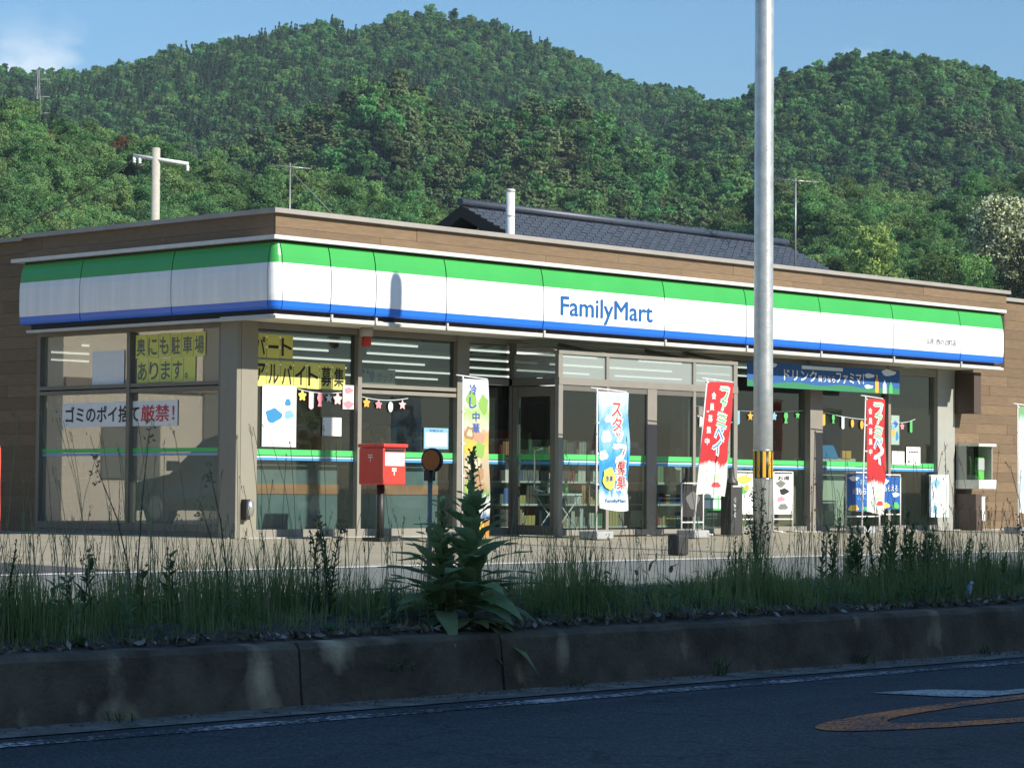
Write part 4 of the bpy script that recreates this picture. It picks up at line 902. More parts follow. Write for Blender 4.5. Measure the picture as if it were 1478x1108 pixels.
# ------------------------------------------------------------------ street furniture
M_galv = mat('galvanised', (.42, .45, .44), .38, col2=(.60, .62, .60), vscale=7, metal=.55, bump=.12, bscale=30)
PX, PY = 23.82, 18.4
t = thing('street_pole', 'tall galvanised pole with a yellow and black band beside the far road', 'pole', (PX, PY, .51))
pr = .112
MB().lathe((PX, PY, .5), [(pr*1.04, 0), (pr*1.02, 2.0), (pr, 6.55), (pr*.92, 6.66), (pr*.6, 6.74), (pr*.1, 6.77)], 28).build('shaft', M_galv, t)
band = MB().lathe((PX, PY, 1.395), [(pr*1.045, 0), (pr*1.045, .33)], 32).build('warning_band', mat('band_black', (.03, .028, .02), .5), t)
M_byel = mat('band_yellow', (.75, .42, .03), .45)
for k in range(10):
    a0, a1 = 2*math.pi*k/10, 2*math.pi*(k+.52)/10; r_ = pr*1.06
    vs = []; fs = []
    for i in range(5):
        a = a0+(a1-a0)*i/4; vs += [(PX+r_*math.cos(a), PY+r_*math.sin(a), 1.405), (PX+r_*math.cos(a), PY+r_*math.sin(a), 1.715)]
    for i in range(4): fs.append((2*i, 2*i+2, 2*i+3, 2*i+1))
    MB().add(vs, fs, True).build('yellow_stripe', M_byel, band)
for z in (1.39, 1.725): MB().lathe((PX, PY, z), [(pr*1.075, -.008), (pr*1.075, .008)], 28).build('band_clip', M_steel, band)

# mailbox
M_post_red = mat('mailbox_red', (.62, .045, .03), .4, var=.06, vscale=6, coat=.3); M_blk = mat('black_iron', (.02, .02, .02), .5)
t = thing('mailbox', 'red mailbox on a black post before the store window', 'mailbox', (22.34, 23.4, .585))
mx0, mx1, my0, my1 = 22.16, 22.56, 23.15, 23.60
MB().box(mx0, mx1, my0, my1, 1.29, 1.76).build('body', M_post_red, t, .018)
MB().box(mx0-.015, mx1+.015, my0-.03, my1+.01, 1.762, 1.81).build('hood', M_post_red, t, .015)
MB().tube([(22.36, 23.4, .59), (22.36, 23.4, 1.29)], .05, 12).build('post', M_blk, t); MB().box(22.2, 22.52, 23.24, 23.56, .575, .62).build('base_plate', M_blk, t)
MB().box(mx0+.03, mx1-.03, my0-.006, my0-.001, 1.53, 1.70).build('collection_label', M_paper, t); MB().box(mx0+.04, mx1-.04, my0-.02, my0-.004, 1.715, 1.745).build('slot', M_blk, t)
lettering('〒', (mx0+.15, my0-.002, 1.41), UX, UZ, .08, .09, M_paper, t, fat=.03); lettering('〒', (mx0-.002, 23.42, 1.58), YD, UZ, .085, .09, mat('pale_mark', (.7, .6, .55), .6), t, fat=.03)

# round delineator on the median
t = thing('road_delineator', 'round orange reflector in a black housing on a thin post among the weeds', 'reflector', (12.12, 12.15, .42))
c = Vector((12.08, 12.15, 1.44)); ax = Vector((-.93, -.36, 0)).normalized(); sdv = Vector((ax.y, -ax.x, 0))
def disc(cen, r_, th, ring=24):
    return MB().prism([(r_*math.cos(6.283*k/ring), r_*1.08*math.sin(6.283*k/ring)) for k in range(ring)], cen, sdv, UZ, ax*th)
disc(c-ax*.03, .076, .028).build('housing', M_blk, t); disc(c+ax*.001, .064, .006).build('lens', mat('orange_lens', (.75, .15, .015), .35, var=.1, vscale=60), t)
MB().box(12.06, 12.12, 12.15, 12.2, 1.30, 1.37).build('clamp', M_blk, t); MB().tube([(12.1, 12.18, .42), (12.1, 12.18, 1.42)], .016, 8).build('post', mat('grey_post', (.22, .24, .24), .5), t)

# payphone in its hood on the brown wall
M_hood = mat('hood_cream', (.66, .65, .58), .5, var=.05); M_hoodg = mat('hood_grey', (.36, .37, .34), .5)
t = thing('payphone', 'green payphone in a cream and grey wall hood on the brown siding', 'telephone', (37.75, 24.6, 1.3))
hx0, hx1, hy0, hy1, hz0, hz1 = 37.66, 38.22, 24.36, 24.85, 1.31, 2.10
MB().box(hx0, hx1, hy0, hy1, hz1-.05, hz1).build('hood_top', M_hood, t, .012); MB().box(hx0, hx1, hy0, hy1, hz0, hz0+.16).build('hood_tray', M_hood, t, .012)
MB().box(hx0, hx0+.02, 24.62, hy1, hz0+.16, hz1-.05).build('hood_side', M_hoodg, t); MB().box(hx1-.02, hx1, 24.45, hy1, hz0+.16, hz1-.05).build('hood_side', M_hoodg, t)
MB().box(hx0, hx1, hy1-.02, hy1, hz0+.16, hz1-.05).build('back_plate', M_blk, t); MB().box(hx0+.005, hx0+.012, hy0+.02, 24.62, hz0+.16, hz1-.05).build('side_glass', glass_mat('smoked_glass', (.30, .36, .32), 1.5), t)
ph = MB().box(37.84, 38.12, 24.55, 24.82, hz0+.165, 1.86).build('telephone_body', mat('phone_green', (.10, .42, .07), .4), t, .015)
MB().box(37.86, 38.10, 24.535, 24.55, 1.64, 1.84).build('keypad', mat('phone_grey', (.35, .37, .35), .5), ph)
MB().tube([(37.74, 24.62, 1.52), (37.725, 24.58, 1.60), (37.725, 24.58, 1.78), (37.74, 24.62, 1.86)], [.032, .018, .018, .034], 10).build('handset', MATS['phone_green'], t)
t = thing('wall_cabinet', 'white and grey cabinet low on the brown wall under the payphone', 'cabinet', (38.0, 24.8, .74))
MB().box(37.84, 38.22, 24.60, 24.85, .74, 1.19).build('body', M_hoodg, t); MB().box(37.86, 38.20, 24.585, 24.598, .755, 1.175).build('door', mat('cabinet_white', (.78, .78, .78), .4), t)
t = thing('wall_duct', 'dark brown box under the eaves at the end of the windows', 'duct box', (37.55, 24.7, 2.64))
MB().box(37.64, 37.86, 24.45, 24.85, 2.64, 3.34).build('body', mat('brown_metal', (.075, .05, .038), .6), t); MB().box(37.63, 37.87, 24.44, 24.85, 2.625, 2.638).build('base_trim', MATS['brown_metal'], t)
t = thing('service_locker', 'dark brown locker at the foot of the wall under the payphone', 'locker', (37.55, 24.6, .59))
MB().box(37.64, 37.82, 24.40, 24.85, .59, .96).build('lower_box', MATS['brown_metal'], t); MB().box(37.65, 37.84, 24.42, 24.85, .962, 1.22).build('upper_box', MATS['brown_metal'], t); MB().box(37.84, 37.87, 24.6, 24.63, .6, 1.0).build('pipe', M_metal, t)
# small fittings on the front
t = thing('wall_meter', 'small silver and black meter low on the corner column', 'meter', (21.3, 24.75, .95))
MB().lathe((21.31, 24.74, .86), [(.03, 0), (.06, .03), (.072, .11), (.06, .2), (.02, .235)], 16).build('cover', mat('meter_chrome', (.6, .6, .56), .22, metal=.8), t); MB().box(21.235, 21.30, 24.70, 24.80, .83, 1.09).build('housing', M_blk, t)
t = thing('alarm_lamp', 'small red alarm lamp on a white base under the eaves', 'lamp', (23.22, 24.6, 3.12))
MB().lathe((23.22, 24.6, 3.13), [(.03, 0), (.062, .01), (.065, .12), (.06, .13)], 16).build('lens', mat('lamp_red', (.55, .03, .02), .3), t); MB().lathe((23.22, 24.6, 3.262), [(.085, 0), (.085, .12)], 16).build('base', M_metal, t)
# ashtray stand, poster frames and racks by the windows
t = thing('ashtray_stand', 'slim black ashtray stand beside the lobby', 'ashtray', (29.66, 23.5, .585))
MB().box(29.53, 29.80, 23.4, 23.6, .585, 1.33).build('body', mat('ash_dark', (.05, .048, .045), .45), t, .01); MB().lathe((29.66, 23.5, 1.332), [(.10, 0), (.10, .05), (.05, .10), (.04, .25)], 14).build('snuffer', mat('ash_dark', (.05, .048, .045), .45), t); MB().box(29.56, 29.77, 23.395, 23.398, 1.30, 1.325).build('pale_rim', M_metal, t)
lettering('たばこ', (29.63, 23.394, .85), (0, 0, 1), (-1, 0, 0), .3, .05, M_pale, t, fat=.01)
def frame_stand(x0, x1, z0, z1, y, label, base, blobs, texts, zg=.59):
    t = thing('poster_stand', label, 'poster stand', ((x0+x1)/2, y, zg))
    for x in (x0, x1): MB().tube([(x, y, zg), (x, y, z1+.03)], .012, 8).build('leg', M_pole, t)
    MB().tube([(x0, y, z1+.03), (x1, y, z1+.03)], .012, 8).build('rail', M_pole, t); MB().tube([(x0, y, z0-.08), (x1, y, z0-.08)], .012, 8).build('rail', M_pole, t)
    for x in (x0, x1): MB().tube([(x, y-.18, zg+.012), (x, y+.18, zg+.012)], .012, 8).build('foot', M_pole, t)
    sh = MB().box(x0+.02, x1-.02, y-.006, y, z0, z1).build('sheet', base, t)
    for bi, (cx, cz, rx, rz, m) in enumerate(blobs): MB().prism([(rx*math.cos(a)*(1+.2*math.sin(3*a+bi)), rz*math.sin(a)*(1+.15*math.cos(4*a+bi))) for a in [6.283*k/20 for k in range(20)]], (cx, y-.009-.0007*bi, cz), UX, UZ, (0, .0004, 0)).build('print_patch', m, t)
    for (tx, px, pz, w, h_, m) in texts: lettering(tx, (px, y-.012-.0007*len(blobs), pz), UX, UZ, w, h_, m, t, fat=.02, thick=.002, name='print')
frame_stand(33.80, 34.72, .92, 1.53, 24.40, 'blue poster stand 1個もらえる behind the right red banner', M_navy, [(34.0, 1.46, .14, .04, M_pale), (34.6, 1.44, .1, .04, M_pale), (34.62, 1.2, .08, .03, M_pale), (33.98, .98, .14, .05, M_lemon), (34.05, .985, .06, .05, M_warm), (34.3, .97, .1, .03, M_leafp), (34.52, 1.0, .05, .1, M_pink)], [('いまなら', 34.02, 1.36, .45, .09, M_sky1), ('1個もらえる', 33.96, 1.2, .6, .11, M_paper), ('キャンペーン', 34.08, 1.1, .36, .05, M_sky1)])
frame_stand(34.95, 35.55, .95, 1.5, 24.55, 'second blue poster stand half hidden behind the right red banner', M_navy, [(35.1, 1.42, .1, .04, M_pale), (35.4, 1.2, .1, .04, M_pale), (35.1, 1.02, .12, .05, M_lemon), (35.4, 1.02, .1, .06, M_leafp)], [('もらえる', 35.05, 1.26, .4, .1, M_paper)])
frame_stand(31.1, 31.6, .88, 1.52, 24.6, 'yellow and green leaflet stand left of the galvanised pole', M_paper, [(31.35, 1.42, .2, .06, M_lemon), (31.3, 1.25, .14, .06, M_leafp), (31.42, 1.3, .06, .05, M_warm), (31.3, 1.02, .12, .08, M_pale)], [])
frame_stand(32.12, 32.62, .88, 1.52, 24.6, 'white leaflet stand right of the galvanised pole', M_paper, [(32.3, 1.36, .12, .05, M_inkg), (32.38, 1.24, .12, .05, M_ink), (32.3, 1.12, .1, .04, M_pink), (32.36, 1.0, .12, .05, M_inkg)], [('お得', 32.22, 1.42, .3, .07, M_ink)])
frame_stand(28.62, 29.12, .86, 1.32, 23.6, 'black menu board on a white frame by the lobby', M_ink, [(28.87, 1.1, .15, .12, mat('chalk_grey', (.12, .12, .12), .7))], [])
# green price panel and leaflets inside the lobby glass
t = poster(29.5, 30.05, .95, 1.6, 23.92, 'green and white grid poster behind the right lobby pane', M_leafp, [], [], name='grid_poster')
for i in range(3):
    for j in range(4): MB().box(29.53+.175*i, 29.53+.175*i+.15, 23.912, 23.915, .98+.155*j, .98+.155*j+.125).build('grid_cell', M_pale, t)
# box with leaflets and tilted card on the sill inside
t = thing('leaflet_box', 'cream leaflet box with a tilted blue card behind the glass on the sill', 'leaflet box', (34.3, 25.3, 1.5))
MB().box(33.85, 35.1, 25.15, 25.5, 1.50, 1.80).build('tray', mat('tray_cream', (.6, .62, .48), .7), t); MB().add([(34.0, 25.13, 1.80), (34.6, 25.13, 1.80), (34.68, 25.3, 2.02), (34.08, 25.3, 2.02), (34.0, 25.16, 1.79), (34.6, 25.16, 1.79), (34.68, 25.33, 2.01), (34.08, 25.33, 2.01)], [(0, 1, 2, 3), (7, 6, 5, 4), (0, 4, 5, 1), (1, 5, 6, 2), (2, 6, 7, 3), (3, 7, 4, 0)]).build('card', M_sea, t)
MB().box(34.7, 34.95, 25.13, 25.18, 1.80, 1.93).build('price_card', M_warm, t); MB().box(33.9, 35.05, 25.2, 25.5, .61, 1.5).build('stand', mat('tray_cream', (.6, .62, .48), .7), t)
# folding table seen inside the lobby
t = thing('folding_table', 'white folding table with crossed legs inside the lobby', 'table', (27.0, 24.5, .6))
MB().box(26.6, 27.25, 24.3, 24.7, 1.16, 1.19).build('table_top', M_pole, t)
for a, b in ((26.65, 27.2), (27.2, 26.65)): MB().tube([(a, 24.32, .61), (b, 24.32, 1.16)], .011, 6).build('leg', M_pole, t); MB().tube([(a, 24.68, .61), (b, 24.68, 1.16)], .011, 6).build('leg', M_pole, t)
for k, (x, m_) in enumerate(((26.75, M_pale), (26.92, M_metal), (27.1, M_leafp))): tag(MB().lathe((x, 24.5, 1.192), [(.03, 0), (.035, .02), (.035, .14), (.015, .18), (.015, .21)], 12).build('bottle', m_), ['pale bottle at the left of the folding table', 'grey bottle in the middle of the folding table', 'green bottle at the right of the folding table'][k], 'bottle')
# black block on the lot near the road
t = thing('black_box', 'small black box standing on the lot near the far white line', 'box', (22.3, 18.4, .51))
MB().box(22.18, 22.37, 18.33, 18.5, .508, .75).build('body', mat('rubber_black', (.03, .03, .03), .7, var=.2), t, .03)

# ------------------------------------------------------------------ roofs and poles beyond
def roof_house():
    t = thing('tiled_house', 'house with a dark blue tiled gable roof rising behind the store', 'house', (49, 42, .6))
    X0, X1, YR, ZR, sl = 42.74, 55.3, 42.0, 7.95, .49
    M_tile = mat('roof_tile', (.035, .045, .065), .45, col2=(.06, .075, .10), vscale=9, stretch=(1.5, 1, 1)); M_gab = mat('gable_plaster', (.42, .41, .37), .9); M_wood = mat('dark_timber', (.03, .026, .022), .7)
    MB().box(X0+.7, X1-.7, 39.0, 45.0, .6, 6.1).build('wall', M_gab, t)
    MB().prism([(-3.0, 0), (3.0, 0), (0, 1.47)], (X0+.7, 42, 6.1), (0, 1, 0), UZ, (.15, 0, 0)).build('gable', M_gab, t); MB().prism([(-3.0, 0), (3.0, 0), (0, 1.47)], (X1-.85, 42, 6.1), (0, 1, 0), UZ, (.15, 0, 0)).build('gable', M_gab, t)
    roof = MB().prism([(-4.4, -.18-4.4*sl), (0, -.18), (4.4, -.18-4.4*sl), (4.4, -4.4*sl-.05), (0, -.05), (-4.4, -4.4*sl-.05)], (X0, YR, ZR), (0, 1, 0), UZ, (X1-X0, 0, 0)).build('roof', M_wood, t)
    rows = 22; mbt = MB()
    for sgn in (-1, 1):
        for i in range(rows):
            a, b = 4.5*i/rows, 4.5*(i+1)/rows+.03; y0, y1 = YR+sgn*a, YR+sgn*b; z0, z1 = ZR-a*sl, ZR-b*sl+.0
            n = 42; w = (X1-X0+.1)/n
            for k in range(n):
                x = X0-.05+k*w; zz = rnd(-.006, .006)
                mbt.add([(x+.01, y0, z0+zz-.02), (x+w-.01, y0, z0+zz-.02), (x+w-.01, y1, z1+.035+zz), (x+.01, y1, z1+.035+zz), (x+.01, y1, z1-.03), (x+w-.01, y1, z1-.03), (x+w*.5, y0, z0+zz-.01), (x+w*.5, y1, z1+.045+zz)], [(0, 6, 7, 3), (6, 1, 2, 7), (3, 7, 2, 5, 4)])
    kind(mbt.build('roof_tiles', M_tile, roof), 'stuff')
    MB().tube([(X0-.1, YR, ZR+.08), (X1+.1, YR, ZR+.08)], .10, 10).build('ridge', M_tile, roof)
    for sgn in (-1, 1): MB().prism([(0, 0), (4.5, -4.5*sl), (4.5, -4.5*sl-.28), (0, -.28)], (X0-.06, YR, ZR), (0, sgn, 0), UZ, (.1, 0, 0)).build('barge_board', M_wood, roof)
    MB().tube([(X0+.66, 42, 6.1), (X0+.66, 42, 7.6)], .08, 6).build('gable_post', M_wood, t); MB().box(X0+.6, X0+.7, 39.2, 44.8, 6.3, 6.45).build('gable_beam', M_wood, t)
roof_house()
t = thing('flue_pipe', 'white metal flue pipe rising above the store roof before the tiled roof', 'flue', (30.4, 28.77, 4.3))
MB().tube([(30.4, 28.77, 4.25), (30.4, 28.77, 6.2)], .075, 16).build('pipe', mat('flue_white', (.62, .64, .62), .45, var=.1, vscale=10), t)
for z in (5.0, 5.75): MB().lathe((30.4, 28.77, z), [(.08, 0), (.08, .03)], 16).build('collar', M_metal, t)
MB().lathe((30.4, 28.77, 6.2), [(.08, -.04), (.082, 0), (.06, .015)], 16).build('cap', M_metal, t)
M_ant = mat('aerial_metal', (.35, .35, .33), .4, metal=.5)
def aerial(label, x, y, zb, zt, guys, s=1.0):
    t = thing('tv_aerial', label, 'aerial', (x, y, zb))
    MB().tube([(x, y, zb), (x, y, zt)], .02*s, 6).build('mast', M_ant, t)
    MB().tube([(x-.35*s, y+.25*s, zt-.05), (x+.4*s, y-.3*s, zt-.09)], .014*s, 6).build('boom', M_ant, t)
    for k in range(7):
        f = k/6; cx, cy_, cz = x-.35*s+.75*s*f, y+.25*s-.55*s*f, zt-.05-.04*f; L_ = (.26-.02*k)*s
        MB().tube([(cx-.59*L_, cy_-.8*L_, cz), (cx+.59*L_, cy_+.8*L_, cz)], .008*s, 5).build('element', M_ant, t)
    for gx, gy, gz in guys: MB().tube([(x, y, zt-.12), (gx, gy, gz)], .012*s, 5).build('guy_wire', M_ant, t)
aerial('thin television aerial with stay wires above the store corner', 27.87, 31.41, 4.3, 6.62, [(29.6, 30.2, 4.4)], .7)
aerial('tall television aerial above the right end of the tiled roof', 52.6, 39.6, 6.8, 9.35, [], 1.25)
t = thing('utility_pole', 'concrete utility pole with a white crossarm behind the store at left', 'utility pole', (47.05, 59.0, .5))
MB().tube([(47.05, 59, .4), (47.05, 59, 11.25)], [.17, .125], 14).build('shaft', mat('pole_concrete', (.42, .40, .34), .8, var=.1), t)
MB().tube([(46.55, 59.45, 11.02), (47.68, 58.25, 10.78)], .055, 6).build('crossarm', mat('arm_white', (.62, .64, .62), .5), t)
for f in (.02, .12, .98):
    p = Vector((46.55, 59.45, 11.02)).lerp(Vector((47.68, 58.25, 10.78)), f); MB().lathe((p.x, p.y, p.z-.22), [(.03, 0), (.06, .03), (.03, .07), (.06, .1), (.03, .18)], 10).build('insulator', M_paper, t)
MB().tube([(46.8, 59.2, 10.75), (46.5, 59.5, 10.6)], .05, 8).build('clamp', M_blk, t)
def wire(label, a, b, sag, r_=.012):
    A, B = Vector(a), Vector(b); tag(MB().tube([A.lerp(B, k/16)-Vector((0, 0, sag*4*(k/16)*(1-k/16))) for k in range(17)], r_, 5).build('overhead_wire', M_blk), label, 'wire')
wire('dark stay wire running down left from the crossarm', (46.6, 59.4, 10.95), (43.2, 62.4, 8.2), .15, .018)
wire('lower wire running down left from the utility pole', (47.0, 59.0, 10.5), (41.5, 63.2, 8.6), .4)
wire('wire running down right from the utility pole', (47.1, 58.9, 10.3), (49.0, 57.0, 8.6), .15)
wire('wire hanging beside the utility pole shaft', (47.2, 58.8, 10.6), (47.4, 58.7, 8.6), .05)
# neighbour's black roof at the right edge
t = thing('dark_roof_house', 'black roofed house edge at the far right behind the store', 'house', (66, 36, .6))
MB().box(61.5, 72, 34.5, 41, .6, 5.2).build('wall', mat('gable_plaster', (.42, .41, .37), .9), t)
MB().prism([(-4.3, -1.3), (0, 1.0), (4.3, -1.3), (4.3, -1.15), (0, 1.16), (-4.3, -1.15)], (60.3, 35.2, 6.75), (0, 1, 0), UZ, (13, 0, 0)).build('roof', mat('black_roof', (.03, .032, .036), .5), t)

# far lattice pylon on the left ridge with its lines
def pylon(x, y, z0, z1, w, label):
    t = thing('power_pylon', label, 'pylon', (x, y, z0)); Mp = mat('pylon_steel', (.2, .22, .22), .5)
    cs = [(-1, -1), (1, -1), (1, 1), (-1, 1)]
    for cx, cy_ in cs: MB().tube([(x+cx*w, y+cy_*w, z0), (x+cx*w*.2, y+cy_*w*.2, z1)], .10, 4).build('leg', Mp, t)
    for k in range(6):
        f0, f1 = k/6, (k+1)/6; mb = MB()
        for i in range(4):
            (ax_, ay_), (bx_, by_) = cs[i], cs[(i+1) % 4]; w0, w1 = w*(1-.8*f0), w*(1-.8*f1); za, zb = z0+(z1-z0)*f0, z0+(z1-z0)*f1
            mb.tube([(x+ax_*w0, y+ay_*w0, za), (x+bx_*w1, y+by_*w1, zb)], .09, 3)
        mb.build('brace', Mp, t)
    arms = []
    for f in (.55, .72, .9):
        z = z0+(z1-z0)*f; MB().tube([(x-2.8*RT[0], y-2.8*RT[1], z), (x+2.8*RT[0], y+2.8*RT[1], z)], .10, 4).build('arm', Mp, t); arms.append(z)
    return arms
# ------------------------------------------------------------------ unseen behind the camera: a plain block added to shade the near lanes
t = thing('shade_block', 'plain block added behind the camera to shade the near lanes', 'building', (15, -12, 0))
M_blk_wall = mat('block_wall', (.55, .48, .38), .9, var=.1, vscale=.4); M_blk_glass = mat('block_glass', (.03, .035, .04), .15)
MB().box(0, 33, -20, -8, -.1, 13.3).build('wall', M_blk_wall, t); MB().box(-.3, 33.3, -20.3, -7.7, 13.3, 13.7).build('roof', M_conc, t)
first = None
for fl in range(4):
    for k in range(6):
        x = 2+k*5.2; z = 1.2+fl*3.1
        if first is None: first = MB().box(x, x+2.2, -8.06, -7.98, z, z+1.5).build('window', M_blk_glass, t)
        else:
            o = first.copy(); COL.objects.link(o); o.location = (x-2, 0, z-1.2)
# beige house and a parked car left of the store, out of frame but mirrored in the side windows
t = thing('beige_house', 'beige rendered house left of the store, seen only mirrored in the side windows', 'house', (2, 42, .59))
MB().box(-6, 13.5, 39, 50, .59, 5.6).build('wall', mat('beige_render', (.68, .60, .46), .9, var=.08, vscale=.7), t); MB().prism([(-6.2, 0), (6.2, 0), (0, 2.6)], (-6.5, 44.5, 5.6), (0, 1, 0), UZ, (20.5, 0, 0)).build('roof', mat('brown_roof', (.10, .07, .05), .8), t)
MB().box(1.5, 3.2, 38.93, 38.99, .6, 2.6).build('door', M_dark, t)
for x0, x1, z0, z1 in ((4.6, 6.0, 1.3, 2.5), (9.4, 10.1, .6, 4.6), (11.2, 12.6, 1.4, 2.6)): MB().box(x0, x1, 38.93, 38.99, z0, z1).build('window', mat('dark_window', (.16, .15, .12), .4), t)  # dark brown panes
MB().box(-6, 13.5, 38.9, 38.98, 3.1, 3.3).build('trim', mat('brown_trim', (.2, .15, .1), .7), t)
def parked_car():
    t = thing('parked_car', 'dark parked car, seen only mirrored in the right side window', 'car', (15.4, 30.4, .59))
    Mc = mat('car_paint', (.03, .035, .04), .25, coat=.6); Mg = mat('car_glass', (.015, .02, .022), .08); Mt = mat('tyre', (.02, .02, .02), .8); Mr = mat('rim', (.45, .45, .45), .35, metal=.8); Mh = mat('headlamp', (.8, .8, .78), .15)
    FL = lambda y: 64.9-y   # nose towards +Y
    # profile along Y (nose towards -Y), extruded across X with rounded shoulders
    prof = [(31.45, .85), (31.4, 1.12), (31.6, 1.28), (32.5, 1.42), (33.2, 1.98), (33.6, 2.06), (34.9, 2.05), (35.6, 1.55), (35.75, 1.4), (35.78, .88)]
    vs, fs = [], []
    xs_ = [(-.86, .0), (-.84, .03), (-.7, .06), (0, .075), (.7, .06), (.84, .03), (.86, 0)]
    for xo, dz in xs_:
        for y, z in [(FL(q_), z_) for q_, z_ in prof]: vs.append((15.4+xo*(1 if z < 1.5 else .86), y, z+dz*(1 if z > .9 else 0)))
    n = len(prof)
    for i in range(len(xs_)-1):
        for j in range(n): a, b = i*n+j, i*n+(j+1) % n; fs.append((a, b, b+n, a+n))
    fs += [tuple(range(n)), tuple(range((len(xs_)-1)*n, len(xs_)*n))[::-1]]
    MB().add(vs, fs).build('body', Mc, t)
    MB().add([(14.75, FL(32.56), 1.53), (16.05, FL(32.56), 1.53), (15.98, FL(33.16), 2.0), (14.82, FL(33.16), 2.0)], [(0, 1, 2, 3)]).build('windscreen', Mg, t)
    for sx in (-1, 1):
        x = 15.4+sx*.875; MB().add([(x-sx*.005, FL(32.75), 1.5), (x-sx*.005, FL(34.95), 1.5), (x-sx*.1, FL(34.6), 1.98), (x-sx*.1, FL(33.3), 1.98)], [(0, 1, 2, 3)]).build('side_window', Mg, t)
        for y in (FL(32.2), FL(34.95)):
            w = MB().tube([(x-sx*.2, y, .9), (x+sx*.01, y, .9)], .31, 20).build('wheel', Mt, t); MB().tube([(x+sx*.012, y, .9), (x+sx*.02, y, .9)], .19, 16).build('rim', Mr, w)
        MB().box(x-sx*.30, x-sx*.05, FL(31.5), FL(31.38), 1.13, 1.26).build('headlight', Mh, t); MB().box(min(x, x+sx*.2), max(x, x+sx*.2), FL(32.8), FL(32.7), 1.5, 1.66).build('mirror', Mc, t)
parked_car()

# ------------------------------------------------------------------ trees that stand out from the woods
def leafy_tree(name, label, s, q, top, width, m, seed, per=110, size=.16, puffs=46, flower=None, low=.3):
    base = float(hill_height('foothill', np.array([s]), np.array([q]), 25)[0]) - .5
    x, y = FW[0]*q+RT[0]*s, FW[1]*q+RT[1]*s; h = top-base
    t = thing(name, label, 'tree', (x, y, base))
    g_ = np.random.default_rng(seed); cs, rs = [], []
    for i in range(puffs):
        f = (i+.5)/puffs; z = h*(low+(.95-low)*f); rr = width/2*math.sqrt(max(.06, 1-((f-.4)/.72)**2)); a = i*2.399+g_.uniform(-.5, .5); k = rr*g_.uniform(.4, .85)
        cs.append((k*math.cos(a), k*math.sin(a), z)); rs.append(width*g_.uniform(.10, .19))
    link('crown', quads(leafcloud(cs, rs, per, size, seed=seed)), m, t)
    if flower: link('blossom', quads(leafcloud(cs[puffs//6:], [r_*1.2 for r_ in rs[puffs//6:]], per, size, seed=seed+1)), flower, t)
    mb = MB().tube([(x, y, base-1), (x+.1, y, base+h*.4), (x, y+.1, base+h*.8)], [width*.035, width*.025, width*.008], 8)
    for k in range(7):
        a = k*2.1; z0 = base+h*(.3+.06*k); mb.tube([(x, y, z0), (x+width*.32*math.cos(a), y+width*.32*math.sin(a), z0+h*.14)], [width*.015, width*.004], 5)
    mb.build('trunk', M_bark, t)
L_lime = leaf_mat('leaf_lime', (.19, .34, .09), (.32, .48, .15), rnd=.05, scale=.8); L_olive = leaf_mat('leaf_olive', (.10, .14, .045), (.17, .22, .07), rnd=.15, scale=.8)
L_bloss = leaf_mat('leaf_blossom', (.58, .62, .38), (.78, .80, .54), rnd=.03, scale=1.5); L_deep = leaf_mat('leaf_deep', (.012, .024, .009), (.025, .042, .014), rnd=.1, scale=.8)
leafy_tree('round_tree', 'bright lime green round tree above the right end of the store roof', 47.6, 334, 36.8, 7.6, L_lime, 61, puffs=46, size=.24, per=130)
leafy_tree('blossoming_tree', 'pale cream blossoming tree at the right edge of the hillside', 66.0, 336, 40.5, 11.0, L_olive, 62, flower=L_bloss, puffs=70, size=.24, per=130)
leafy_tree('dark_tree', 'dark green tree at the right edge below the blossoming tree', 67.5, 325, 34.5, 8.0, L_deep, 63, puffs=46)  # crown in a very dark green
leafy_tree('low_bush_tree', 'low yellowish green tree between the lime tree and the dark tree', 55.5, 330, 32.8, 6.5, L_olive, 64)
leafy_tree('low_bush_tree', 'low leafy tree right under the blossoming tree', 60.2, 328, 32.2, 6.5, L_lime, 65)
leafy_tree('low_bush_tree', 'olive tree top just left of the lime green tree', 43.5, 340, 33.0, 5.0, L_olive, 66)

# ------------------------------------------------------------------ weeds on the median
ZS = .44
def grass_mesh(n, xr, yr, hfun, wid, seed, lean=.45, segs=3):
    g_ = np.random.default_rng(seed); x = g_.uniform(*xr, n); y = g_.uniform(*yr, n); h = hfun(x, y, g_)
    keep = h > .03; x, y, h = x[keep], y[keep], h[keep]; n = len(x)
    a = g_.uniform(0, 6.283, n); dx, dy = np.cos(a), np.sin(a); b = g_.uniform(.1, 1, n)*lean; w = wid*g_.uniform(.6, 1.4, n)
    px, py = -dy, dx; out = []
    za = .375+.09*np.sin(np.pi*np.clip((y-10.88)/1.54, 0, 1))**.7 - .02
    def pt(f):
        return x+dx*b*h*f**2, y+dy*b*h*f**2, za+h*f*(1-.25*b*f)
    for s_ in range(segs):
        f0, f1 = s_/segs, (s_+1)/segs; X0, Y0, Z0 = pt(f0); X1, Y1, Z1 = pt(f1); w0, w1 = w*(1-f0**1.5*.9), w*(1-f1**1.5*.9)
        out.append(np.stack([np.stack([X0-px*w0, Y0-py*w0, Z0], -1), np.stack([X0+px*w0, Y0+py*w0, Z0], -1), np.stack([X1+px*w1, Y1+py*w1, Z1], -1), np.stack([X1-px*w1, Y1-py*w1, Z1], -1)], 1))
    return quads(np.concatenate(out))
L_grass = leaf_mat('grass_blade', (.17, .24, .075), (.30, .37, .13), rnd=.1, trans=.45, scale=2.5); L_grassd = leaf_mat('grass_blade_pale', (.24, .25, .10), (.38, .36, .18), rnd=.1, trans=.3, scale=2.5)
L_straw = leaf_mat('seed_straw', (.20, .165, .095), (.34, .28, .17), rnd=.1, trans=.2, scale=3)
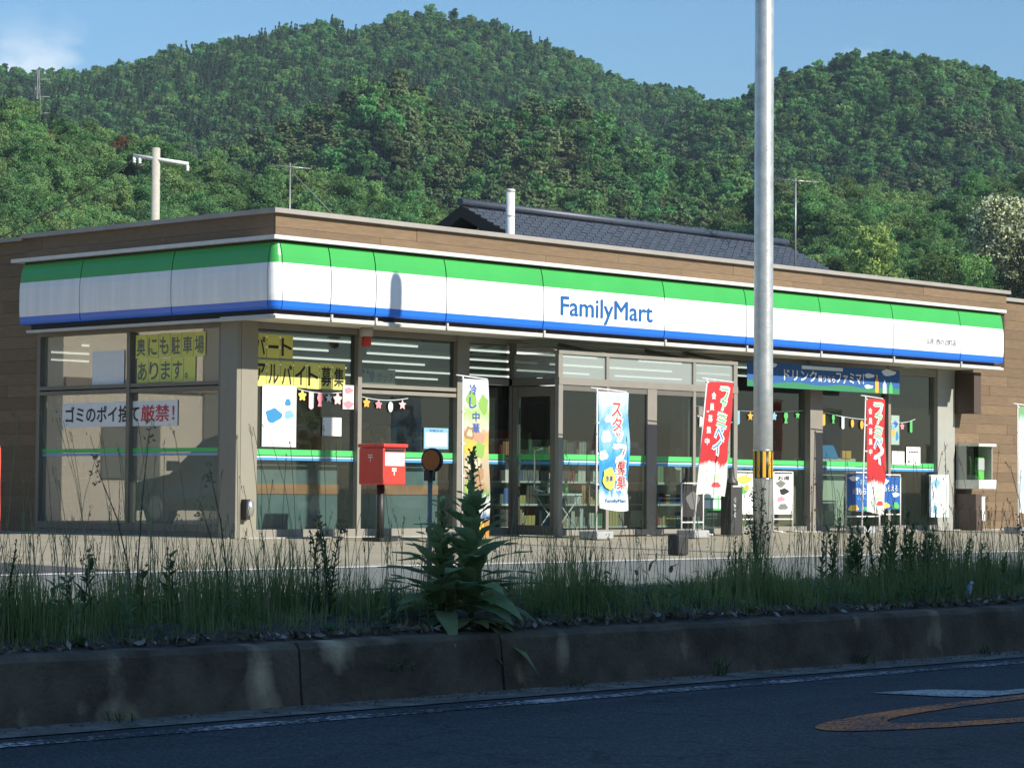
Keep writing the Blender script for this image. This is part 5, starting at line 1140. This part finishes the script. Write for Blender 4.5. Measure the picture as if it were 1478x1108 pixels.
def hgrass(x, y, g_):
    c = vnoise(x*1.1, y*1.5, 3); c2 = vnoise(x*3.1+5, y*3, 8); edge = np.clip((y-10.93)/.35, 0.25, 1)
    return .74*(.10+.66*c*c2+.18*c)*edge*g_.uniform(.45, 1.2, len(x))*np.where((np.abs(x-11.32) < .5) & (y < 11.45), .22, 1)*np.where((c2 < .28) & (g_.uniform(size=len(x)) < .6), 0, 1)
kind(link('grass', grass_mesh(30000, (0, 27), (10.95, 12.38), hgrass, .0048, 1), L_grass), 'stuff')
kind(link('pale_grass', grass_mesh(11000, (0, 27), (11.0, 12.38), lambda x, y, g_: hgrass(x, y, g_)*1.15, .0034, 2, .6), L_grassd), 'stuff')
def seed_stalks(n, seed):
    """tall flowering grasses: thin culms and loose seed heads"""
    g_ = np.random.default_rng(seed); V = []
    for i in range(n):
        x, y = g_.uniform(2, 25), g_.uniform(11.05, 12.35); dens = vnoise(np.array([x*.8]), np.array([y]), 5)[0]
        if g_.uniform() > .35+dens: continue
        h = g_.uniform(.38, .72) if g_.uniform() < .78 else g_.uniform(.75, 1.25)
        if dens < .35: h *= .85
        a = g_.uniform(0, 6.283); le = g_.uniform(.02, .22)*h; dx, dy = math.cos(a)*le, math.sin(a)*le; w = .0017; px, py = .7*w, -.7*w; z0 = ZS-.03
        P = [np.array((x+dx*f*f, y+dy*f*f, z0+h*f)) for f in (0, .35, .7, 1)]
        for p, q in zip(P, P[1:]): V.append([p-(px, py, 0), p+(px, py, 0), q+(px, py, 0), q-(px, py, 0)])
        hl = g_.uniform(.05, .16)
        for k in range(int(g_.integers(5, 11))):
            f = k/10; c = P[-1]+np.array((dx, dy, 0))*f*.3+np.array((0, 0, hl*(f-.35))); d = g_.normal(size=3)*np.array((1, 1, .5)); d /= np.linalg.norm(d); u = np.array((0, 0, 1.)); ln, ww = g_.uniform(.008, .018), .0028
            c = c+d*g_.uniform(0, .012); sd_ = np.cross(d, u); sd_ /= np.linalg.norm(sd_)+1e-6
            V.append([c-u*ln*.7, c+sd_*ww, c+u*ln, c-sd_*ww])
    return quads(np.array(V))
kind(link('seed_grass', seed_stalks(1150, 4), L_straw), 'stuff'); kind(link('green_seed_grass', seed_stalks(650, 9), L_grassd), 'stuff')
def litter(n, seed):
    g_ = np.random.default_rng(seed); V = []
    x = g_.uniform(2, 24, n); y = 10.9+np.abs(g_.normal(0, .09, n)); a = g_.uniform(0, 6.28, n)
    for i in range(n):
        c = np.array((x[i], y[i], .385+g_.uniform(0, .03))); N = g_.normal(size=3)+np.array((0, -.6, 1.4)); N /= np.linalg.norm(N); A = np.cross(N, (math.cos(a[i]), math.sin(a[i]), 0)); A /= np.linalg.norm(A); B = np.cross(N, A); l_ = g_.uniform(.012, .042)
        V.append([c-A*l_, c+B*l_*.5, c+A*l_, c-B*l_*.5])
    return quads(np.array(V))
kind(link('leaf_litter', litter(2600, 5), leaf_mat('dry_leaf', (.10, .07, .05), (.26, .19, .13), rnd=.1, trans=.1, scale=9)), 'stuff'); kind(link('pale_leaf_litter', litter(700, 6), leaf_mat('dry_leaf_pale', (.30, .25, .22), (.5, .44, .4), rnd=.1, trans=.1, scale=9)), 'stuff')

def grit(n, seed):
    g_ = np.random.default_rng(seed); V = []
    for i in range(n):
        x = g_.uniform(3, 24); y = 10.70-abs(g_.normal(0, .11)); r_ = g_.uniform(.004, .016); c = np.array((x, y, .012+r_*.5)); a = g_.uniform(0, 6.28); A = np.array((math.cos(a), math.sin(a), g_.uniform(-.4, .4)))*r_; B = np.array((-math.sin(a), math.cos(a), g_.uniform(-.4, .4)))*r_*.7; U = np.array((0, 0, r_*.7))
        V += [[c-A, c+B, c+U, c-B], [c+A, c-B, c+U, c+B]]
    return quads(np.array(V))
kind(link('gutter_grit', grit(1500, 3), mat('grit', (.10, .08, .055), .95, col2=(.30, .25, .18), vscale=30)), 'stuff')
def leaf_geo(L_, W_, droop, fold, seg=6, wav=0.0):
    """one pointed leaf along +X from the origin: rows of three points, arched and folded along its rib"""
    vs, fs = [], []
    for i in range(seg+1):
        f = i/seg; w = W_*.5*(math.sin(math.pi*min(1, f**.8*.96+.04))**.8)*(1 if i < seg else .02); x = L_*f; z = -droop*L_*f*f; dz = fold*w
        vs += [(x, -w, z+dz+wav*math.sin(f*9)), (x, 0, z), (x, w, z+dz-wav*math.sin(f*9))]
    for i in range(seg):
        a = i*3; fs += [(a, a+3, a+4, a+1), (a+1, a+4, a+5, a+2)]
    return vs, fs
def place_leaf(mb, base, az, el, L_, W_, droop, fold, wav=0):
    vs, fs = leaf_geo(L_, W_, droop, fold, wav=wav); m_ = Matrix.Translation(base) @ Matrix.Rotation(az, 4, 'Z') @ Matrix.Rotation(-el, 4, 'Y')
    mb.add([m_ @ Vector(v) for v in vs], fs, True); return mb
def rosettes(n, seed):
    """low broad-leaved weeds and seedlings filling the gaps in the grass"""
    g_ = random.Random(seed); mb = MB()
    for i in range(n):
        x, y = g_.uniform(3, 24), min(12.3, 10.93+abs(g_.gauss(0, .5))); z = .38+.09*math.sin(math.pi*min(1, (y-10.88)/1.54))**.7; s_ = g_.uniform(.5, 1.3); nl = g_.randint(5, 11); hh = g_.uniform(.0, .28)*s_
        for k in range(nl):
            f = k/nl; place_leaf(mb, Vector((x, y, z+hh*f)), k*2.399+g_.uniform(-.5, .5), R(g_.uniform(5, 60)), s_*g_.uniform(.05, .11), s_*g_.uniform(.015, .034), g_.uniform(.1, .6), .15)
    return mb
L_mull = leaf_mat('mullein_leaf', (.27, .36, .16), (.43, .52, .25), rnd=.25, trans=.4, scale=6, hue=.012); L_mullold = leaf_mat('mullein_old_leaf', (.36, .36, .16), (.5, .46, .22), rnd=.1, trans=.2, scale=6)
M_stem = mat('green_stem', (.05, .075, .03), .8)
def mullein():
    t = thing('mullein', 'large grey-green mullein with two leafy spires at the front of the median', 'plant', (11.30, 11.08, .42)); g_ = random.Random(5)
    for (x, y, top, n, s) in ((11.36, 11.06, 1.50, 92, 1.05), (11.17, 11.14, 1.20, 64, .95)):
        MB().tube([(x, y, .40), (x+.01, y, .9), (x, y, top-.03)], [.018, .013, .004], 8).build('stem', M_stem, t)
        for i in range(n):
            f = (i/n); z = .42+(top-.45)*f**1.15; az = i*2.399+g_.uniform(-.3, .3)
            L_ = s*(.07+.52*max(0, 1-f/.80)**.9)*g_.uniform(.78, 1.15); W_ = L_*g_.uniform(.26, .36) if f < .6 else L_*.5; el = R(22+52*f**.8+g_.uniform(-14, 14)) if i > 5 else R(g_.uniform(-8, 6))
            place_leaf(MB(), Vector((x, y, z)), az, el, L_, W_,   .28*(1-f)+g_.uniform(.05, .55), .06, .010).build('leaf', L_mull, t)
    for az, L_ in ((3.6, .26), (4.9, .2), (5.5, .30), (4.3, .27)): place_leaf(MB(), Vector((11.30, 11.0, .43)), az, R(8), L_, .10, .28, .2, .004).build('leaf', L_mullold, t)['label'] = 'old yellowing leaf at the foot'
mullein()
kind(rosettes(420, 77).build('low_weeds', leaf_mat('low_weed_leaf', (.12, .19, .07), (.24, .31, .13), rnd=.1, trans=.4, scale=1.2)), 'stuff')
L_weed = leaf_mat('weed_leaf', (.12, .18, .06), (.21, .28, .10), rnd=.3, trans=.25, scale=5); L_weed2 = leaf_mat('weed_leaf_grey', (.14, .19, .12), (.22, .27, .17), rnd=.2, trans=.25, scale=5)
def weed(name, label, x, y, h, stems, leafn, L_, W_, m=L_weed, seed=0, spread=.1, el0=35, head=None, group=None, tilt=.12, z0=ZS):
    g_ = random.Random(seed); t = thing(name, label, 'plant', (x, y, z0), group)
    for k in range(stems):
        a = g_.uniform(0, 6.283); bx, by = x+g_.uniform(-spread, spread), y+g_.uniform(-spread, spread)*.6; hh = h*g_.uniform(.68, 1.05); tx, ty = bx+math.cos(a)*tilt*hh, by+math.sin(a)*tilt*hh
        pts = [Vector((bx+(tx-bx)*f*f, by+(ty-by)*f*f, z0-.02+hh*f)) for f in (0, .33, .66, 1)]
        MB().tube(pts, [.006, .005, .004, .002], 5).build('stem', M_stem, t); mb = MB()
        for i in range(leafn):
            f = .1+.9*(i+g_.random()*.6)/leafn; j = min(2, int(f*3)); p = pts[j].lerp(pts[j+1], f*3-j)
            place_leaf(mb, p, i*2.399+g_.uniform(-.5, .5), R(el0+g_.uniform(-15, 20)+20*f), L_*(1.15-.65*f)*g_.uniform(.75, 1.15), W_*(1.1-.5*f), .25, .2)
        mb.build('foliage', m, t)
        if head is not None:
            hb = MB()
            for i in range(26): p = pts[3]+Vector((g_.gauss(0, .012), g_.gauss(0, .012), g_.uniform(-.12, .05))); d = Vector((g_.gauss(0, 1), g_.gauss(0, 1), g_.gauss(0, 1))).normalized(); q = d.orthogonal()*.009; hb.add([p, p+d*.014+q, p+d*.024, p+d*.014-q], [(0, 1, 2, 3)])
            hb.build('seed_head', head, t)
    return t
weed('goldenrod', 'tall goldenrod clump right of the mullein, left stems of the dark bush', 16.3, 11.75, .60, 11, 34, .105, .030, seed=1, spread=.20)
weed('goldenrod', 'tallest dark leafy clump in the middle of the right-hand weeds', 16.85, 11.7, .70, 14, 36, .11, .032, seed=2, spread=.26)
weed('goldenrod', 'low dark leafy clump sloping to the right on the median', 17.5, 11.75, .50, 13, 30, .105, .032, seed=3, spread=.32)
weed('goldenrod', 'small dark leafy clump at the far right of the median', 18.4, 11.8, .36, 7, 22, .10, .03, seed=4, spread=.2)
weed('fleabane', 'upright weed with flower heads in front of the galvanised pole', 15.18, 11.75, .78, 7, 30, .085, .018, m=L_weed2, seed=5, spread=.06, head=L_straw)
weed('fleabane', 'upright weed with narrow leaves at the far left of the median', 8.02, 11.3, .62, 2, 34, .085, .016, seed=6, spread=.03, el0=20)
weed('dock', 'dark dock with rusty seed spikes at left of the median', 8.75, 11.55, .42, 3, 9, .14, .05, seed=7, spread=.1, head=L_straw)
weed('dock', 'dark broad-leaved dock nearer the mullein on the left', 9.3, 11.6, .46, 3, 9, .15, .05, seed=8, spread=.1, head=L_straw)
weed('thistle', 'bushy weed in front of the mailbox post', 10.65, 11.6, .62, 6, 28, .10, .022, seed=9, spread=.1, head=L_straw)
weed('thistle', 'thin branching weed left of the mullein foot', 10.75, 11.1, .26, 3, 9, .10, .02, m=L_weed2, seed=10, spread=.06)
weed('goldenrod', 'leafy weed just left of the weed at the pole foot', 14.75, 11.6, .46, 6, 22, .09, .022, seed=21, spread=.18)
weed('fleabane', 'slender weed right behind the mullein', 11.95, 11.9, .55, 3, 20, .08, .013, seed=12, spread=.08, head=L_straw)
weed('fleabane', 'tall thin weed rising before the corner column', 10.0, 11.8, .95, 2, 14, .06, .009, m=L_weed2, seed=13, spread=.08, head=L_straw, tilt=.2)
weed('fleabane', 'tall thin weed before the middle of the side window', 9.45, 12.0, 1.15, 2, 12, .05, .008, m=L_weed2, seed=14, spread=.06, head=L_straw, tilt=.25)
weed('fleabane', 'thin weed rising at the right edge of the frame', 18.7, 11.6, .62, 3, 16, .06, .010, m=L_weed2, seed=15, spread=.1, head=L_straw)
for i, (x, lab, h_) in enumerate(((8.3, 'small green tuft at the kerb foot on the left', .07), (11.9, 'low creeping tuft at the kerb foot past the joint', .06), (13.35, 'bushy tuft at the kerb foot right of the middle', .16), (15.0, 'small green tuft at the kerb foot on the right', .10), (16.6, 'last tuft at the kerb foot at right', .09), (10.4, 'single green sprout growing out of the kerb face', .05))):
    weed('kerb_weed', lab, x, 10.66 if i != 5 else 10.70, h_, 7 if i in (2, 3) else 4, 6, .06, .010, seed=30+i, spread=.12 if i == 2 else .08, el0=40, tilt=.5, z0=.02 if i != 5 else .2)
t = thing('plastic_bottle', 'crumpled clear plastic bottle lying in the grass at right', 'bottle', (17.0, 11.15, .47))
MB().tube([(16.95, 11.08, .43), (16.98, 11.09, .46), (17.02, 11.1, .50), (17.05, 11.105, .525)], [.026, .03, .026, .011], 12).build('body', mat('clear_plastic', (.25, .3, .36), .2), t); MB().tube([(17.05, 11.105, .525), (17.07, 11.11, .54)], .013, 10).build('cap', M_paper, t)

# pylon on the far left ridge and its lines
q, s = 560.0, (47-739)/3655.76*560; px_, py_ = FW[0]*q+RT[0]*s, FW[1]*q+RT[1]*s
zz = pylon(px_, py_, 72, 93.5, 1.0, 'small lattice power pylon on the wooded ridge at far left')
for k, z in enumerate(zz):
    for sg, nm in ((-1, 'left'), (1, 'right')):
        x0, y0 = px_+sg*2.8*RT[0], py_+sg*2.8*RT[1]; x1, y1 = x0+130*RT[0]-30*FW[0], y0+130*RT[1]-30*FW[1]
        wire('%s power line from the %s side of the far pylon' % (['lowest', 'middle', 'top'][k], nm), (x0, y0, z), (x1, y1, z-14), 4, .03)

# ------------------------------------------------------------------ the air between here and the hills
hz_ = MB().box(-200, 1500, -200, 1500, -1.5, 290).build('haze', None); hz_['kind'] = 'stuff'
hm = bpy.data.materials.new('haze'); hm.use_nodes = True; hn = hm.node_tree.nodes; hn.remove(hn['Principled BSDF'])
pv = hn.new('ShaderNodeVolumePrincipled'); pv.inputs['Color'].default_value = (.62, .80, 1.0, 1); pv.inputs['Density'].default_value = .0001; pv.inputs['Anisotropy'].default_value = .0
hm.node_tree.links.new(pv.outputs[0], hn['Material Output'].inputs['Volume']); hz_.data.materials.append(hm)
